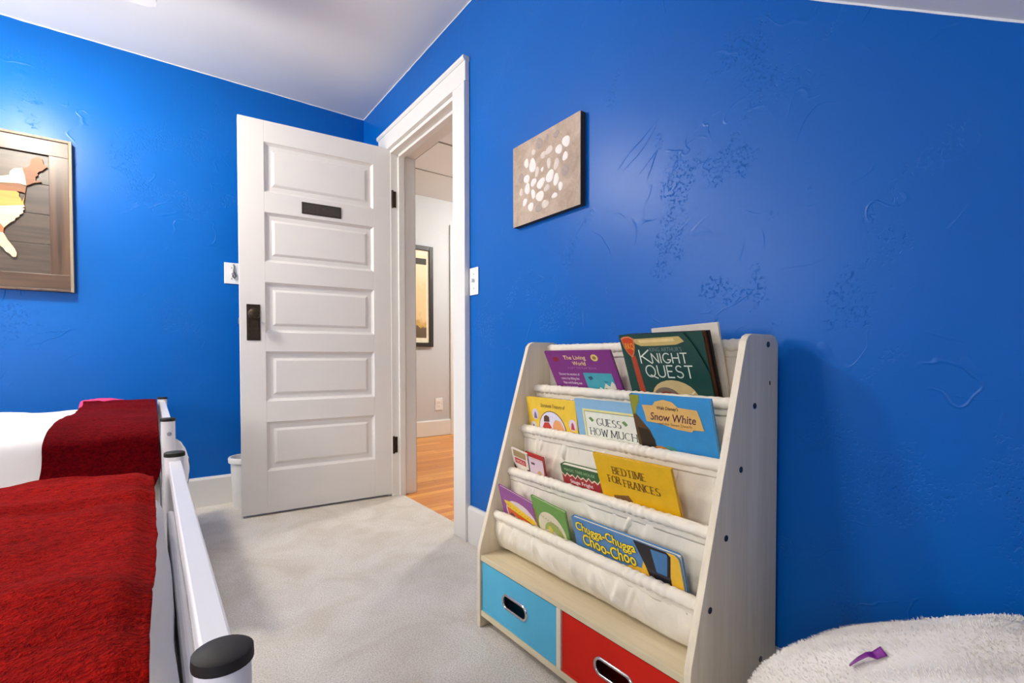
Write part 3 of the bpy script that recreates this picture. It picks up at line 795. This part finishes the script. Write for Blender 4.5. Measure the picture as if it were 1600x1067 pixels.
def pocket(k):
    xf, zf = D[k]; xb, zb = D[k-1]
    xbt, zbt = xf + .047, (zf - .106)
    folds = [(random.uniform(YI1+.03, YI0-.03), random.uniform(-.5, .5), random.uniform(.003, .008), random.uniform(.004, .009)) for _ in range(16)]
    if k == 4: folds += [(-2.30, .9, .014, .010), (-2.38, -.25, .010, .007), (-2.05, 1.2, .008, .012)]
    A = (xf-.001, zf-RS*.9); Bf = (xf+.026, zbt+.008); Bm = (xbt-.003, zbt); Bb = (xbt+.012, zbt+.010); T = (xb-.001, zb-RS*.9)
    if k == 4: Bf = (xf+.014, zbt+.006)
    path = [A, Bf, Bm, Bb, T]; seg = [math.dist(path[i], path[i+1]) for i in range(4)]; tot = sum(seg)
    def fn(u, v):
        y = YI0-.0005 + (YI1-YI0+.001)*u
        s = v*tot; i = 0
        while i < 3 and s > seg[i]: s -= seg[i]; i += 1
        t = s/seg[i]; x = path[i][0]+(path[i+1][0]-path[i][0])*t; z = path[i][1]+(path[i+1][1]-path[i][1])*t
        edge = min(1, (YI0-y)/.03, (y-YI1)/.03); edge = max(0, edge)
        body = math.sin(PI*min(1, v*tot/seg[0])) if i == 0 else (math.sin(PI*t) if i == 3 else .3)
        d = .008*fbm(y*7, z*9, k*5+i) + .0028*fbm(y*30, z*18, k)
        for yf, sl, am, wd in folds: d += am*math.exp(-((y-yf-sl*(z-zf))/wd)**2)
        if i == 0:
            x -= (.010 if k == 4 else .003)*math.sin(PI*t)
            if k == 4: z += .004*fbm(y*9, 1)*t + .004*t*math.sin(y*21)
        x -= d*body*(1 if i == 0 else .7)*(.3+.7*edge)
        return (x, y, max(z, SZ+.0012))
    o = MB().grid(fn, 200, 64).build('sling_pocket', CANVAS, rk, smooth='all', solid=.001)
    if k == 4: o['label'] = 'lowest canvas sling, creased and sagging onto the shelf'
for k in range(1, 5): pocket(k)

# ------------------------------------------------------------------ fabric bins in the cubbies
def fabric_bin(label, mat, y0, y1, cat='bin'):
    xf = XF + .007; z0, z1 = .0525, SZ-.020; yc, zc_ = (y0+y1)/2 + .006, .126
    b = thing('fabric_bin', label, cat, ((xf+XB)/2, (y0+y1)/2, z0), 'fabric bins in the book rack')
    n = 40; a, h = .050, .0155
    def oval(sc=1.0, grow=0):
        out = []
        L = a-h
        for k in range(n):
            t = 2*PI*(k+.5)/n; c, s = math.cos(t), math.sin(t)
            out.append((yc + (L if c > 0 else -L) + (h+grow)*c, zc_ + (h+grow)*s))
        return out
    ov = oval(); rect = []
    for (py, pz) in ov:
        d = Vector((py-yc, (pz-zc_)*1.6)).normalized(); ts = []
        if d.x > 1e-6: ts.append((y1-yc)/d.x)
        if d.x < -1e-6: ts.append((y0-yc)/d.x)
        if d.y > 1e-6: ts.append((z1-zc_)/d.y)
        if d.y < -1e-6: ts.append((z0-zc_)/d.y)
        q = min(ts); rect.append([yc+d.x*q, zc_+d.y*q])
    for cy, cz in ((y0, z0), (y0, z1), (y1, z0), (y1, z1)):
        j = min(range(n), key=lambda i: (rect[i][0]-cy)**2 + (rect[i][1]-cz)**2); rect[j] = [cy, cz]
    v = [(xf, p[0], p[1]) for p in ov] + [(xf, p[0], p[1]) for p in rect] + [(xf+.004, p[0], p[1]) for p in ov] + [(xf+.004, p[0], p[1]) for p in rect]
    f = []
    for i in range(n):
        j = (i+1) % n
        f += [(i, j, n+j, n+i), (2*n+i, 3*n+i, 3*n+j, 2*n+j), (i, 2*n+i, 2*n+j, j), (n+i, n+j, 3*n+j, 3*n+i)]
    MB().add(v, f).build('front', mat, b)
    xb = XB-.03
    m = MB().box((xf+.004, y0, z0), (xb, y0+.004, z1)); m.box((xf+.004, y1-.004, z0), (xb, y1, z1)); m.box((xb-.004, y0+.004, z0), (xb, y1-.004, z1)); m.box((xf+.004, y0+.004, z0), (xb-.004, y1-.004, z0+.004))
    m.build('box_sides', mat, b)
    m = MB().box((xf-.0015, y0+.0005, z0+.0005), (xf, y1-.0005, z0+.009)); m.build('bottom_seam', mat, b, .0007)
    rings = [(oval(0, 0), xf+.004), (oval(0, -.001), xf-.002), (oval(0, .002), xf-.0045), (oval(0, .0055), xf-.003), (oval(0, .0065), xf-.0002)]
    v = [(x, p[0], p[1]) for r_, x in rings for p in r_]
    f = [(k*n+i, k*n+(i+1) % n, (k+1)*n+(i+1) % n, (k+1)*n+i) for k in range(len(rings)-1) for i in range(n)]
    g_ = MB().add(v, f).build('grommet', CHROME, b, smooth='all'); g_['label'] = 'chrome oval grip hole ring'
    return b
fabric_bin('sky blue fabric bin with chrome oval grip, in the book rack', BINBLUE, YD+.0095, YI0-.002)
fabric_bin('red fabric bin with chrome oval grip, in the book rack', BINRED, YI1+.002, YD-.0095)

# ------------------------------------------------------------------ books
PAGE = plain('book paper', (236, 226, 204), .8, 0, .05, 200)
def ink(rgb, rough=.4): return plain('print %d %d %d' % rgb, rgb, rough, 0, .05, 40)
class Book:
    def __init__(s, label, k, yl, w_, above, theta, thick, rgb, roll=0, back=0, below=.088, ct=.0012, spine=None, trim=None, inset=.0025, name='picture_book', rnd=0):
        th = R(theta); x0, z0 = D[k]
        d = RS + .0016 + back
        o = Vector((x0 + d*math.cos(th), yl, z0 + d*math.sin(th)))
        s.o = bpy.data.objects.new(name, None); COL.objects.link(s.o); OFF[s.o.name] = Vector((0, 0, 0))
        s.o.empty_display_size = .05
        c = Vector((w_/2, 0, 0))
        M = Matrix.Translation(o) @ Matrix.Rotation(R(-90), 4, 'Z') @ Matrix.Rotation(th, 4, 'X')
        M = M @ Matrix.Translation(c) @ Matrix.Rotation(R(roll), 4, 'Y') @ Matrix.Translation(-c)
        s.o.matrix_world = M
        tag(s.o, label, 'book', 'picture books in the rack')
        s.w, s.a = w_, above
        m = ink(rgb)
        prof = [(0, -below), (w_, -below), (w_, above), (0, above)]
        if rnd: prof = [(0, -below), (w_, -below), (w_, above-rnd)] + [(w_-rnd+rnd*math.cos(t), above-rnd+rnd*math.sin(t)) for t in (.4, .8, 1.2)] + [(w_-rnd, above), (0, above)]
        full = prof
        if trim: prof = [(0, -below), (w_, -below), (w_, above*(1-trim[1]))] + [(w_*(1-trim[0]*f_), above*(1-trim[1]*(1-g_))) for f_, g_ in ((.25, .36), (.5, .64), (.75, .85))] + [(w_*(1-trim[0]), above), (0, above)]
        s.cover = MB().prism(prof, 'y', 0, ct).build('front_cover', m, s.o, local=True)
        MB().box((.001, ct+.0001, -below+inset), (w_-inset, thick-ct-.0001, above-inset)).build('page_block', PAGE, s.o, local=True)
        MB().prism(full, 'y', thick-ct, thick).build('back_cover', m, s.o, local=True)
        MB().box((-.0012, 0, -below), (0, thick, above)).build('spine', spine or m, s.o, local=True)
    def P(s, u, v, layer): return (u*s.w, -.00035*layer, s.a*(1-v))
    def shape(s, name, pts, rgb, layer=1):
        MB().add([s.P(u, v, layer) for u, v in pts], [tuple(range(len(pts)))]).build(name, ink(rgb) if isinstance(rgb, tuple) else rgb, s.o, local=True, fixn=False)
    def oval(s, name, u, v, ru, rv, rgb, layer=1, a0=0, a1=360, n=24):
        s.shape(name, [(u+ru*math.cos(R(a0+(a1-a0)*i/n)), v+rv*math.sin(R(a0+(a1-a0)*i/n))) for i in range(n+(1 if a1-a0 < 360 else 0))], rgb, layer)
    def text(s, body, u, v, hgt, rgb, layer=2, width=None, shear=0, bold=0, align='LEFT', name='lettering', jitter=0):
        """u, v: left (or centre) baseline; hgt: capital height in cover fractions of `above`."""
        size = hgt*s.a/.69
        groups = [(body, 0, 0)]
        dg = None
        cu = bpy.data.curves.new('t', 'FONT'); cu.body = body; cu.size = size; cu.shear = shear; cu.offset = bold*size; cu.align_x = align; cu.resolution_u = 3
        ob = bpy.data.objects.new('t', cu); COL.objects.link(ob)
        dg = bpy.context.evaluated_depsgraph_get(); dg.update()
        me = bpy.data.meshes.new_from_object(ob.evaluated_get(dg)); bpy.data.objects.remove(ob); bpy.data.curves.remove(cu)
        xs = [q.co.x for q in me.vertices]
        sx = width*s.w/(max(xs)-min(xs)) if width and xs else 1
        p = s.P(u, v, layer)
        for q in me.vertices:
            x, y = q.co.x*sx, q.co.y
            if jitter: y += jitter*size*math.sin(x/size*2.3)
            q.co = (p[0]+x, p[1], p[2]+y)
        me.materials.append(ink(rgb)); me.name = name
        o = bpy.data.objects.new(name, me); COL.objects.link(o); o.parent = s.o
        return o
    def strokes(s, word, u, v, wd, ht, rgb, thick, layer=2, serif=False, name='title_lettering', slant=0, gap=.22):
        """Hand lettering: strokes as flat ribbons; (u, v) top-left of first letter."""
        tot = sum(LET[c][0] for c in word)+gap*(len(word)-1)
        k = wd*s.w/tot; h = ht*s.a; x = 0; mb = MB()
        ox, oz = u*s.w, s.a*(1-v)-h
        def ribbon(p, q, t):
            d = (Vector(q)-Vector(p)); L = d.length
            if L < 1e-7: return
            d /= L; nrm = Vector((-d.y, d.x))*t/2; e = d*t*.25
            a = Vector(p)-e; b = Vector(q)+e
            mb.add([(z.x, -.00035*layer, z.y) for z in (a+nrm, b+nrm, b-nrm, a-nrm)], [(0, 1, 2, 3)])
        for c in word:
            wl, st = LET[c]
            for pl_ in st:
                P2 = [(ox+(x+px)*k+slant*pz*h, oz+pz*h) for px, pz in pl_]
                for i in range(len(P2)-1):
                    vert = abs(P2[i+1][1]-P2[i][1]) > abs(P2[i+1][0]-P2[i][0])
                    ribbon(P2[i], P2[i+1], thick*(1 if vert or not serif else .5))
                if serif:
                    for e in (0, -1):
                        if pl_[e][1] in (0, 1) and abs(pl_[e][1]-pl_[1 if e == 0 else -2][1]) > .5:
                            ribbon((P2[e][0]-thick*1.1, P2[e][1]), (P2[e][0]+thick*1.1, P2[e][1]), thick*.5)
            x += wl+gap
        mb.build(name, ink(rgb), s.o, local=True, fixn=False)
def arc(cx, cy, rx, ry, a0, a1, n=10): return [(cx+rx*math.cos(R(a0+(a1-a0)*i/n)), cy+ry*math.sin(R(a0+(a1-a0)*i/n))) for i in range(n+1)]
LET = {
 'A': (.74, [[(0, 0), (.37, 1)], [(.37, 1), (.74, 0)], [(.14, .36), (.60, .36)]]),
 'B': (.55, [[(0, 0), (0, 1)], [(0, 1), (.28, 1)]+arc(.28, .76, .22, .24, 90, -90, 6)+[(0, .52)], [(0, .52), (.30, .52)]+arc(.30, .26, .25, .26, 90, -90, 6)+[(0, 0)]]),
 'C': (.72, [arc(.40, .5, .40, .5, 50, 310, 14)]),
 'D': (.66, [[(0, 0), (0, 1)], [(0, 1), (.22, 1)]+arc(.22, .5, .44, .5, 90, -90, 10)+[(0, 0)]]),
 'E': (.52, [[(0, 0), (0, 1)], [(0, 1), (.5, 1)], [(0, .52), (.40, .52)], [(0, 0), (.52, 0)]]),
 'F': (.50, [[(0, 0), (0, 1)], [(0, 1), (.5, 1)], [(0, .52), (.40, .52)]]),
 'G': (.74, [arc(.40, .5, .40, .5, 50, 340, 14)+[(.46, .34)]]),
 'H': (.64, [[(0, 0), (0, 1)], [(.64, 0), (.64, 1)], [(0, .52), (.64, .52)]]),
 'I': (.08, [[(.04, 0), (.04, 1)]]),
 'K': (.60, [[(0, 0), (0, 1)], [(.55, 1), (0, .45)], [(.10, .55), (.62, 0)]]),
 'M': (.84, [[(0, 0), (.06, 1)], [(.06, 1), (.42, .1)], [(.42, .1), (.78, 1)], [(.78, 1), (.84, 0)]]),
 'N': (.66, [[(0, 0), (0, 1)], [(0, 1), (.66, 0)], [(.66, 0), (.66, 1)]]),
 'O': (.80, [arc(.40, .5, .40, .5, 0, 360, 18)]),
 'Q': (.86, [arc(.42, .5, .42, .5, 0, 360, 18), [(.38, .16), (.98, -.12)]]),
 'R': (.58, [[(0, 0), (0, 1)], [(0, 1), (.28, 1)]+arc(.28, .76, .24, .24, 90, -90, 6)+[(0, .52)], [(.24, .52), (.60, 0)]]),
 'S': (.54, [arc(.28, .75, .25, .25, 40, 270, 9)+arc(.27, .25, .27, .25, 90, -150, 9)]),
 'T': (.62, [[(.31, 0), (.31, 1)], [(0, 1), (.62, 1)]]),
 'U': (.62, [[(0, 1), (0, .35)]+arc(.31, .32, .31, .32, 180, 360, 8)+[(.62, 1)]]),
 'W': (.96, [[(0, 1), (.24, 0)], [(.24, 0), (.48, .9)], [(.48, .9), (.72, 0)], [(.72, 0), (.96, 1)]]),
 ' ': (.35, []),
}

# --- top row
b = Book('purple picture book with small ocean photo, top left of the rack', 1, -1.972, .260, .124, 27, .006, (130, 44, 128))
b.text('The Living', .285, .21, .10, (250, 214, 150), width=.34, bold=.01); b.text('World', .40, .36, .10, (250, 214, 150), width=.20, bold=.01)
b.text('A LIFT THE FLAP BOOK', .30, .455, .055, (190, 120, 180), width=.44)
for i, tx in enumerate(('Discover the wonders of', 'nature by lifting the', 'flaps and finding out', "what's inside!")):
    b.text(tx, .115+.012*i, .63+i*.115, .065, (246, 232, 240), width=(.33, .29, .30, .20)[i])
b.shape('ocean_photo', [(.51, .55), (.92, .55), (.92, 1.15), (.51, 1.15)], (70, 168, 180))
b.shape('coral', [(.62, 1.15), (.66, .98), (.70, .90), (.74, .96), (.79, .80), (.84, .88), (.89, .74), (.92, .82), (.92, 1.15)], (226, 220, 200), 2)
b.shape('diver', [(.56, .66), (.62, .63), (.63, .70), (.59, .74)], (36, 92, 110), 2)
b.shape('fish', [(.78, .74), (.86, .77), (.79, .78)], (30, 110, 140), 2)
b.shape('rock', [(.74, 1.15), (.77, .92), (.82, .95), (.84, 1.15)], (110, 70, 48), 3)
b.oval('leaf_mark', .15, .21, .05, .06, (150, 26, 50)); b.oval('publisher_seal', .755, .17, .05, .085, (232, 206, 110)); b.oval('seal_centre', .755, .17, .025, .04, (150, 110, 60), 2)

b = Book('cream book standing tallest behind the green knight book', 1, -2.330, .176, .168, 13, .006, (232, 222, 202), back=.031, roll=-2)
BR = (58, 36, 26)
b = Book('brown photo covered book right behind the green knight book', 1, -2.272, .222, .158, 20, .006, (92, 52, 28), back=.0065, ct=.0010)
b.shape('warm_photo', [(.70, .03), (.985, .03), (.985, .9), (.86, .6)], (134, 74, 36))
b = Book('thin black backed book between the brown and the cream book', 1, -2.277, .222, .157, 19.5, .005, (40, 30, 28), back=.0145, ct=.0010)
b = Book('dark green knight book with red shield, top right of the rack', 1, -2.262, .229, .160, 20.5, .005, (24, 68, 58), trim=(.20, .62), ct=.0009, inset=.05)
b.shape('scroll_band', [(.17, .07), (.75, .05), (.80, .13), (.70, .175), (.45, .185), (.27, .185), (.20, .145)], (206, 178, 106)); b.shape('scroll_shade', [(.24, .09), (.68, .075), (.70, .12), (.26, .135)], (232, 206, 140), 2)
b.shape('red_strap', [(.10, .34), (.165, .34), (.205, 1.2), (.12, 1.2)], (176, 66, 38), 1)
sh = [(.015, .05), (.06, .025), (.13, .02), (.19, .06), (.185, .20), (.155, .31), (.12, .37), (.075, .31), (.035, .20)]
b.shape('shield_rim', sh, (214, 132, 84), 2); b.shape('shield', [(.11+(u-.11)*.84, .19+(v-.19)*.86) for u, v in sh], (206, 66, 24), 3)
b.text('RKQ', .055, .23, .10, (244, 180, 60), 4, width=.11, name='shield_monogram')
b.strokes('K', .225, .25, .135, .215, (226, 230, 212), .0034); b.strokes('NIGHT', .375, .305, .42, .15, (226, 230, 212), .0030)
b.strokes('QUEST', .26, .50, .57, .185, (226, 230, 212), .0032)
b.text("KING ARTHUR'S", .365, .275, .065, (120, 140, 138), 3, width=.385)
b.oval('moon_arch', .56, 1.02, .28, .29, (206, 180, 124)); b.oval('helmet', .46, 1.04, .17, .19, (120, 104, 88), 2); b.shape('plume', [(.33, 1.1), (.36, .95), (.45, .915), (.60, .95), (.62, 1.1)], (132, 52, 40), 3)
b.shape('lance', [(.70, 1.0), (.80, .885), (.81, .90), (.72, 1.01)], (236, 226, 190), 3)
# --- second row
b = Book('yellow storybook with white arch and ovals, second row at the left', 2, -1.897, .216, .100, 9, .008, (240, 200, 62))
b.text('Storybook Treasury of', .30, .27, .11, (96, 70, 34), shear=.3, width=.50)
b.oval('arch_outline', .50, 1.0, .285, .635, (110, 84, 60)); b.oval('arch', .50, 1.0, .272, .61, (228, 222, 236), 2)
for (u, v, c1, c2) in ((.165, .52, (222, 206, 226), (120, 110, 130)), (.915, .70, (226, 208, 222), (190, 60, 70)), (.10, .93, (226, 214, 220), (60, 56, 66)), (.92, 1.12, (236, 216, 190), (180, 140, 100))):
    b.oval('oval_frame', u, v, .07, .17, c1); b.shape('oval_motif', [(u-.035, v+.13), (u-.02, v-.02), (u, v-.09), (u+.02, v-.02), (u+.035, v+.13)], c2, 2)
b.shape('red_shape', [(.27, 1.3), (.29, .92), (.35, .74), (.44, .72), (.49, .86), (.50, 1.3)], (196, 66, 50), 3); b.shape('peach_shape', [(.50, 1.3), (.52, .80), (.58, .62), (.68, .64), (.74, .84), (.75, 1.3)], (232, 164, 104), 3); b.shape('brown_shape', [(.34, .72), (.35, .56), (.40, .50), (.46, .55), (.46, .70)], (92, 62, 44), 3); b.shape('teal_shape', [(.40, 1.3), (.44, 1.0), (.58, .95), (.70, 1.02), (.72, 1.3)], (120, 186, 186), 4)
b = Book('pale blue picture book with cream panel, middle of the second row', 2, -2.120, .225, .110, 12, .007, (140, 184, 212))
b.shape('panel_edge', [(.11, .23), (1, .23), (1, 1.3), (.11, 1.3)], (236, 226, 150)); b.shape('panel_line', [(.135, .275), (1, .275), (1, 1.3), (.135, 1.3)], (176, 176, 130), 2); b.shape('panel', [(.15, .30), (1, .30), (1, 1.3), (.15, 1.3)], (236, 236, 216), 3)
b.strokes('GUESS', .33, .44, .36, .17, (58, 58, 70), .0027, 4, True); b.strokes('HOW', .205, .70, .27, .17, (58, 58, 70), .0027, 4, True); b.strokes('MUCH', .53, .70, .37, .17, (58, 58, 70), .0027, 4, True)
for u in (.24, .75): b.shape('leaf', [(u-.04, .46), (u, .42), (u+.045, .50), (u+.01, .55)], (110, 150, 80), 4)
b.oval('hill', .50, 1.1, .26, .17, (226, 170, 96), 4)
b = Book('bright blue fairy tale book with tan title banner, second row right', 2, -2.327, .208, .138, 17.5, .010, (52, 146, 204), ct=.002, spine=ink((40, 60, 90)))
b.shape('tree_leaves', [(0, 0), (.13, .0), (.12, .12), (.07, .22), (.04, .36), (0, .40)], (150, 150, 44)); b.shape('trunk', [(0, .36), (.04, .34), (.20, .64), (.30, 1.2), (.0, 1.2)], (92, 66, 36), 1); b.shape('bark', [(.03, .6), (.16, .62), (.24, .80), (.22, 1.2), (.06, 1.2)], (46, 36, 26), 2)
b.oval('bush', .30, 1.04, .12, .14, (208, 134, 56), 2); b.oval('hill', .42, .98, .10, .10, (78, 150, 140), 1)
b.shape('banner', [(.155, .17), (.30, .165), (.34, .095), (.45, .05), (.56, .08), (.62, .165), (.84, .185), (.86, .30), (.885, .52), (.76, .525), (.74, .565), (.55, .55), (.36, .48), (.18, .47), (.17, .30)], (228, 182, 104), 3)
b.text("Walt Disney's", .345, .225, .055, (52, 36, 30), 4, width=.27, shear=.25, bold=.012); b.text('Snow White', .235, .425, .135, (84, 36, 60), 4, width=.57, shear=.28, bold=.008); b.text('and the Seven Dwarfs', .33, .50, .05, (140, 96, 56), 4, width=.42, shear=.2)
# --- third row
b = Book('small paperback with white and red cover at the left end', 3, -1.889, .072, .070, 18, .005, (232, 222, 206), below=.07, roll=8, name='small_paperback')
b.shape('red_label', [(.15, .42), (.85, .42), (.85, .68), (.15, .68)], (198, 44, 44)); b.shape('brown_photo', [(.1, .05), (.9, .05), (.9, .36), (.1, .36)], (166, 140, 96)); b.text('WORLD', .22, .62, .13, (240, 220, 214), 2, width=.55); b.shape('dark_corner', [(0, .7), (.3, 1.1), (.3, 1.6), (0, 1.6)], (92, 36, 30), 1)
b = Book('small red bordered paperback beside the white and red one', 3, -1.953, .080, .066, 14, .006, (180, 40, 34), below=.07, roll=5, name='small_paperback')
b.shape('pink_panel', [(.05, .22), (.97, .22), (.97, 2), (.05, 2)], (222, 200, 206)); b.shape('ornament', [(.30, .40), (.5, .40), (.5, .5), (.30, .5)], (90, 56, 60), 2); b.shape('white_line', [(.05, .16), (.97, .16), (.97, .20), (.05, .20)], (236, 220, 210), 2); b.oval('golden_shape', .72, 1.05, .16, .35, (206, 170, 110), 2)
b.shape('brown_shape', [(-.0, .25), (.16, .3), (.2, 1.6), (0, 1.6)], (86, 44, 38), 2)
b = Book('thick green and red paperback tucked left of the yellow book', 3, -2.114, .140, .060, 15, .016, (58, 96, 52), below=.085, name='paperback')
b.shape('flame_band', [(0, .42)] + [(i/14, (.36 if i % 2 == 0 else .50)+.03*math.sin(i*1.7)) for i in range(15)] + [(1, 2.3), (0, 2.3)], (236, 206, 180)); b.shape('red_band', [(0, .48)] + [(i/14, (.43 if i % 2 == 0 else .57)+.03*math.sin(i*1.7)) for i in range(15)] + [(1, 2.3), (0, 2.3)], (158, 40, 44), 2)
b.text('MAGIC TREE HOUSE', .08, .27, .13, (170, 204, 150), 2, width=.80); b.text('Stage Fright', .20, .80, .17, (244, 224, 220), 3, width=.60, bold=.012)
b = Book('yellow hardback with brown serif title, third row', 3, -2.258, .221, .119, 19.5, .008, (230, 178, 4), ct=.002)
b.strokes('BEDTIME', .24, .225, .43, .155, (112, 76, 18), .0028, 2, True); b.strokes('FOR', .15, .44, .16, .155, (112, 76, 18), .0028, 2, True); b.strokes('FRANCES', .36, .47, .45, .155, (112, 76, 18), .0028, 2, True)
b.shape('bed_box', [(.16, .90), (.38, .82), (.50, 1.15), (.22, 1.15)], (128, 88, 50)); b.shape('bed_sheet', [(.26, 1.0), (.40, .95), (.47, 1.15), (.28, 1.15)], (224, 216, 206), 2)
# --- bottom row
b = Book('purple paperback with yellow banner, lowest row at the left end', 4, -1.909, .150, .090, 20, .006, (150, 78, 146), roll=9, name='paperback', below=.075)
b.oval('pale_arch', .58, .86, .46, .56, (230, 206, 210), 1); b.shape('yellow_banner', [(.10, .50), (.30, .44), (.98, .66), (1, .86), (.70, .80), (.18, .72)], (244, 208, 40), 2); b.shape('orange_band', [(.16, .72), (.70, .80), (1, .86), (1, 1.7), (.2, 1.7)], (214, 96, 34), 2); b.shape('pink_scene', [(.30, .92), (.90, 1.0), (.90, 1.7), (.34, 1.7)], (230, 176, 150), 3)
b.shape('golden_scene', [(.46, 1.12), (.86, 1.12), (.86, 1.7), (.46, 1.7)], (230, 180, 76), 4); b.oval('dark_motif', .30, 1.0, .08, .12, (110, 74, 90), 4); b.oval('dark_motif', .78, 1.16, .10, .09, (110, 64, 30), 5)
def squiggle(bk, u0, u1, v0, v1, rgb, layer, amp=.05, n=26, th=.0012):
    mb = MB()
    for i in range(n):
        if i % 6 == 5: continue
        t0, t1 = i/n, (i+1)/n
        q = []
        for t in (t0, t1):
            u = u0+(u1-u0)*t; v = v0+(v1-v0)*t + amp*math.sin(t*n*2.2)
            q.append(Vector(bk.P(u, v, layer)))
        up_ = Vector((0, 0, th)); mb.add([q[0], q[1], q[1]+up_, q[0]+up_], [(0, 1, 2, 3)])
    mb.build('lettering', ink(rgb), bk.o, local=True, fixn=False)
squiggle(b, .18, .90, .60, .76, (176, 60, 40), 4)
b = Book('green paperback with cream oval picture, lowest row second from left', 4, -2.066, .128, .098, 20, .006, (104, 154, 66), roll=7, name='paperback', below=.078)
b.oval('cream_oval', .50, .92, .42, .62, (226, 214, 180), 1); b.oval('green_ground', .56, 1.02, .30, .44, (160, 172, 90), 2); b.oval('pale_scene', .50, 1.22, .32, .36, (222, 200, 200), 3); b.oval('yellow_motif', .46, .86, .07, .13, (208, 200, 80), 4); b.shape('gold_edge', [(0, .4), (.05, .42), (.06, 2), (0, 2)], (150, 110, 50), 1)
squiggle(b, .20, .82, .50, .66, (120, 90, 92), 5, .04)
b = Book('blue and yellow train board book with bubbly yellow title, lowest row', 4, -2.220, .306, .081, 15.5, .012, (84, 132, 178), ct=.003, below=.075, rnd=.012, name='board_book')
b.shape('yellow_field', [(.36, 1.05), (.40, .98), (.50, .94), (.58, .82), (.66, .80), (.74, .0), (.965, .0), (.99, .08), (.995, .2), (.995, 1.9), (.30, 1.9)], (238, 188, 50))
b.shape('funnel', [(.625, .0), (.90, .0), (.93, .10), (.90, .72), (.905, 1.5), (.76, 1.5), (.70, .68)], (28, 24, 28), 2); b.shape('funnel_glass', [(.77, .08), (.90, .06), (.905, .12), (.875, .72), (.79, .76)], (66, 118, 164), 3); b.shape('funnel_rim', [(.70, .70), (.90, .73), (.905, .82), (.73, .80)], (52, 48, 56), 3)
for u in (.48, .55): b.shape('rail_mark', [(u, .95), (u+.008, .95), (u+.008, 1.25), (u, 1.25)], (110, 76, 30), 2)
for tx, u, v, h_, wd in (('Chugga-Chugga', .030, .40, .27, .60), ('Choo-Choo', .085, .84, .36, .53)):
    b.text(tx, u, v, h_, (36, 44, 48), 4, width=wd*1.01, bold=.05, jitter=.06, name='lettering_outline'); b.text(tx, u+.003, v-.01, h_, (246, 216, 40), 5, width=wd, bold=.022, jitter=.06)

# ------------------------------------------------------------------ white faux fur bean bag
bc = Vector((-.30, -3.26, .0))
def bag_point(a, t):
    """a: azimuth, t: 0 bottom .. 1 top"""
    ph = -PI/2 + PI*t; ce = math.cos(ph); se = math.sin(ph)
    rx, ry, rz = .27, (.582 if math.sin(a) > 0 else .42), .312
    n = fbm(math.cos(a)*1.8+4, math.sin(a)*1.8, t*2.2, 3)
    k = 1 + .04*n
    x = bc.x + rx*abs(ce)*math.cos(a)*k; yv = bc.y + ry*abs(ce)*math.sin(a)*k
    z = .20 + rz*math.copysign(abs(se), se)*(1+.05*n)
    z += .018*math.exp(-(((x+.20)/.09)**2+((yv+2.96)/.06)**2))
    return Vector((min(x, -.028), yv, max(z, .002)))
bag = thing('bean_bag', 'white faux fur bean bag beside the book rack', 'bean bag', (bc.x, bc.y, 0))
def fbag(u, v): return bag_point(2*PI*u, v)
MB().grid(fbag, 110, 60).build('cover', FURM, bag, smooth='all')
mb = MB(); rnd = random.Random(3)
V = []; Fc = []
for i in range(90000):
    a = rnd.uniform(-.6, PI+.9); t = .40 + .59*rnd.random()**.75
    p = bag_point(a, t); e = 1e-3
    q1 = bag_point(a+e, t)-p; q2 = bag_point(a, min(.999, t+e))-p
    nr = q1.cross(q2)
    if nr.length < 1e-12: continue
    nr.normalize()
    if nr.dot(p-Vector((bc.x, bc.y, .15))) < 0: nr = -nr
    sw_ = Vector((fbm(p.x*9, p.y*9, 1), fbm(p.x*9, p.y*9, 7), -.35+.5*fbm(p.x*7, p.y*7, 3)))
    L = rnd.uniform(.003, .0065)
    d = (nr*.7 + sw_*.9 + Vector((rnd.uniform(-.3, .3), rnd.uniform(-.3, .3), rnd.uniform(-.2, .2)))).normalized()*L
    sd = d.cross(nr); sd = (sd if sd.length > 1e-9 else q1).normalized()*.0005
    k = len(V); V += [p-sd-nr*.001, p+sd-nr*.001, p+d*.6+sd*.7, p+d*.6-sd*.7, p+d-nr*.001]; Fc += [(k, k+1, k+2, k+3), (k+3, k+2, k+4)]
mb.v = V; mb.f = Fc
o = mb.build('fur', FURM, bag, fixn=False); o['kind'] = 'stuff'
# purple hair clip lying on it
PUR = plain('purple glitter vinyl', (132, 40, 140), .3, .1, .25, 400, .3)
def seat(px, py):       # height of the bag surface under a point
    best = None
    for i in range(160):
        for j in range(40):
            p = bag_point(2*PI*i/160, .5+.5*j/40); d = (p.x-px)**2+(p.y-py)**2
            if best is None or d < best[0]: best = (d, p.z)
    return best[1]
CP = [(-.383, -2.849), (-.378, -2.857), (-.376, -2.866), (-.369, -2.872), (-.362, -2.880)]
cz_ = [seat(*p) + .009 for p in CP]
NV = Vector((-.385, .506, .774)); WV = NV.cross(Vector((.021, -.031, .031)).normalized()).normalized()
def clip(u, v):
    s = u*4; i = min(3, int(s)); t = s-i
    x = CP[i][0]*(1-t)+CP[i+1][0]*t; y = CP[i][1]*(1-t)+CP[i+1][1]*t; z = cz_[i]*(1-t)+cz_[i+1]*t
    wd = .0045*(1 - .25*math.exp(-((u-.45)/.18)**2) + .35*u*u)
    tw = R(-25 + 60*u)
    q = (WV*math.cos(tw) + NV*math.sin(tw))*wd*(v-.5)*2
    return Vector((x, y, z + .003*math.sin(PI*u))) + q
cl = MB().grid(clip, 24, 4).build('hair_ribbon', PUR, None, smooth='all', solid=.0012)
tag(cl, 'short twisted purple ribbon lying on the white bean bag', 'ribbon')
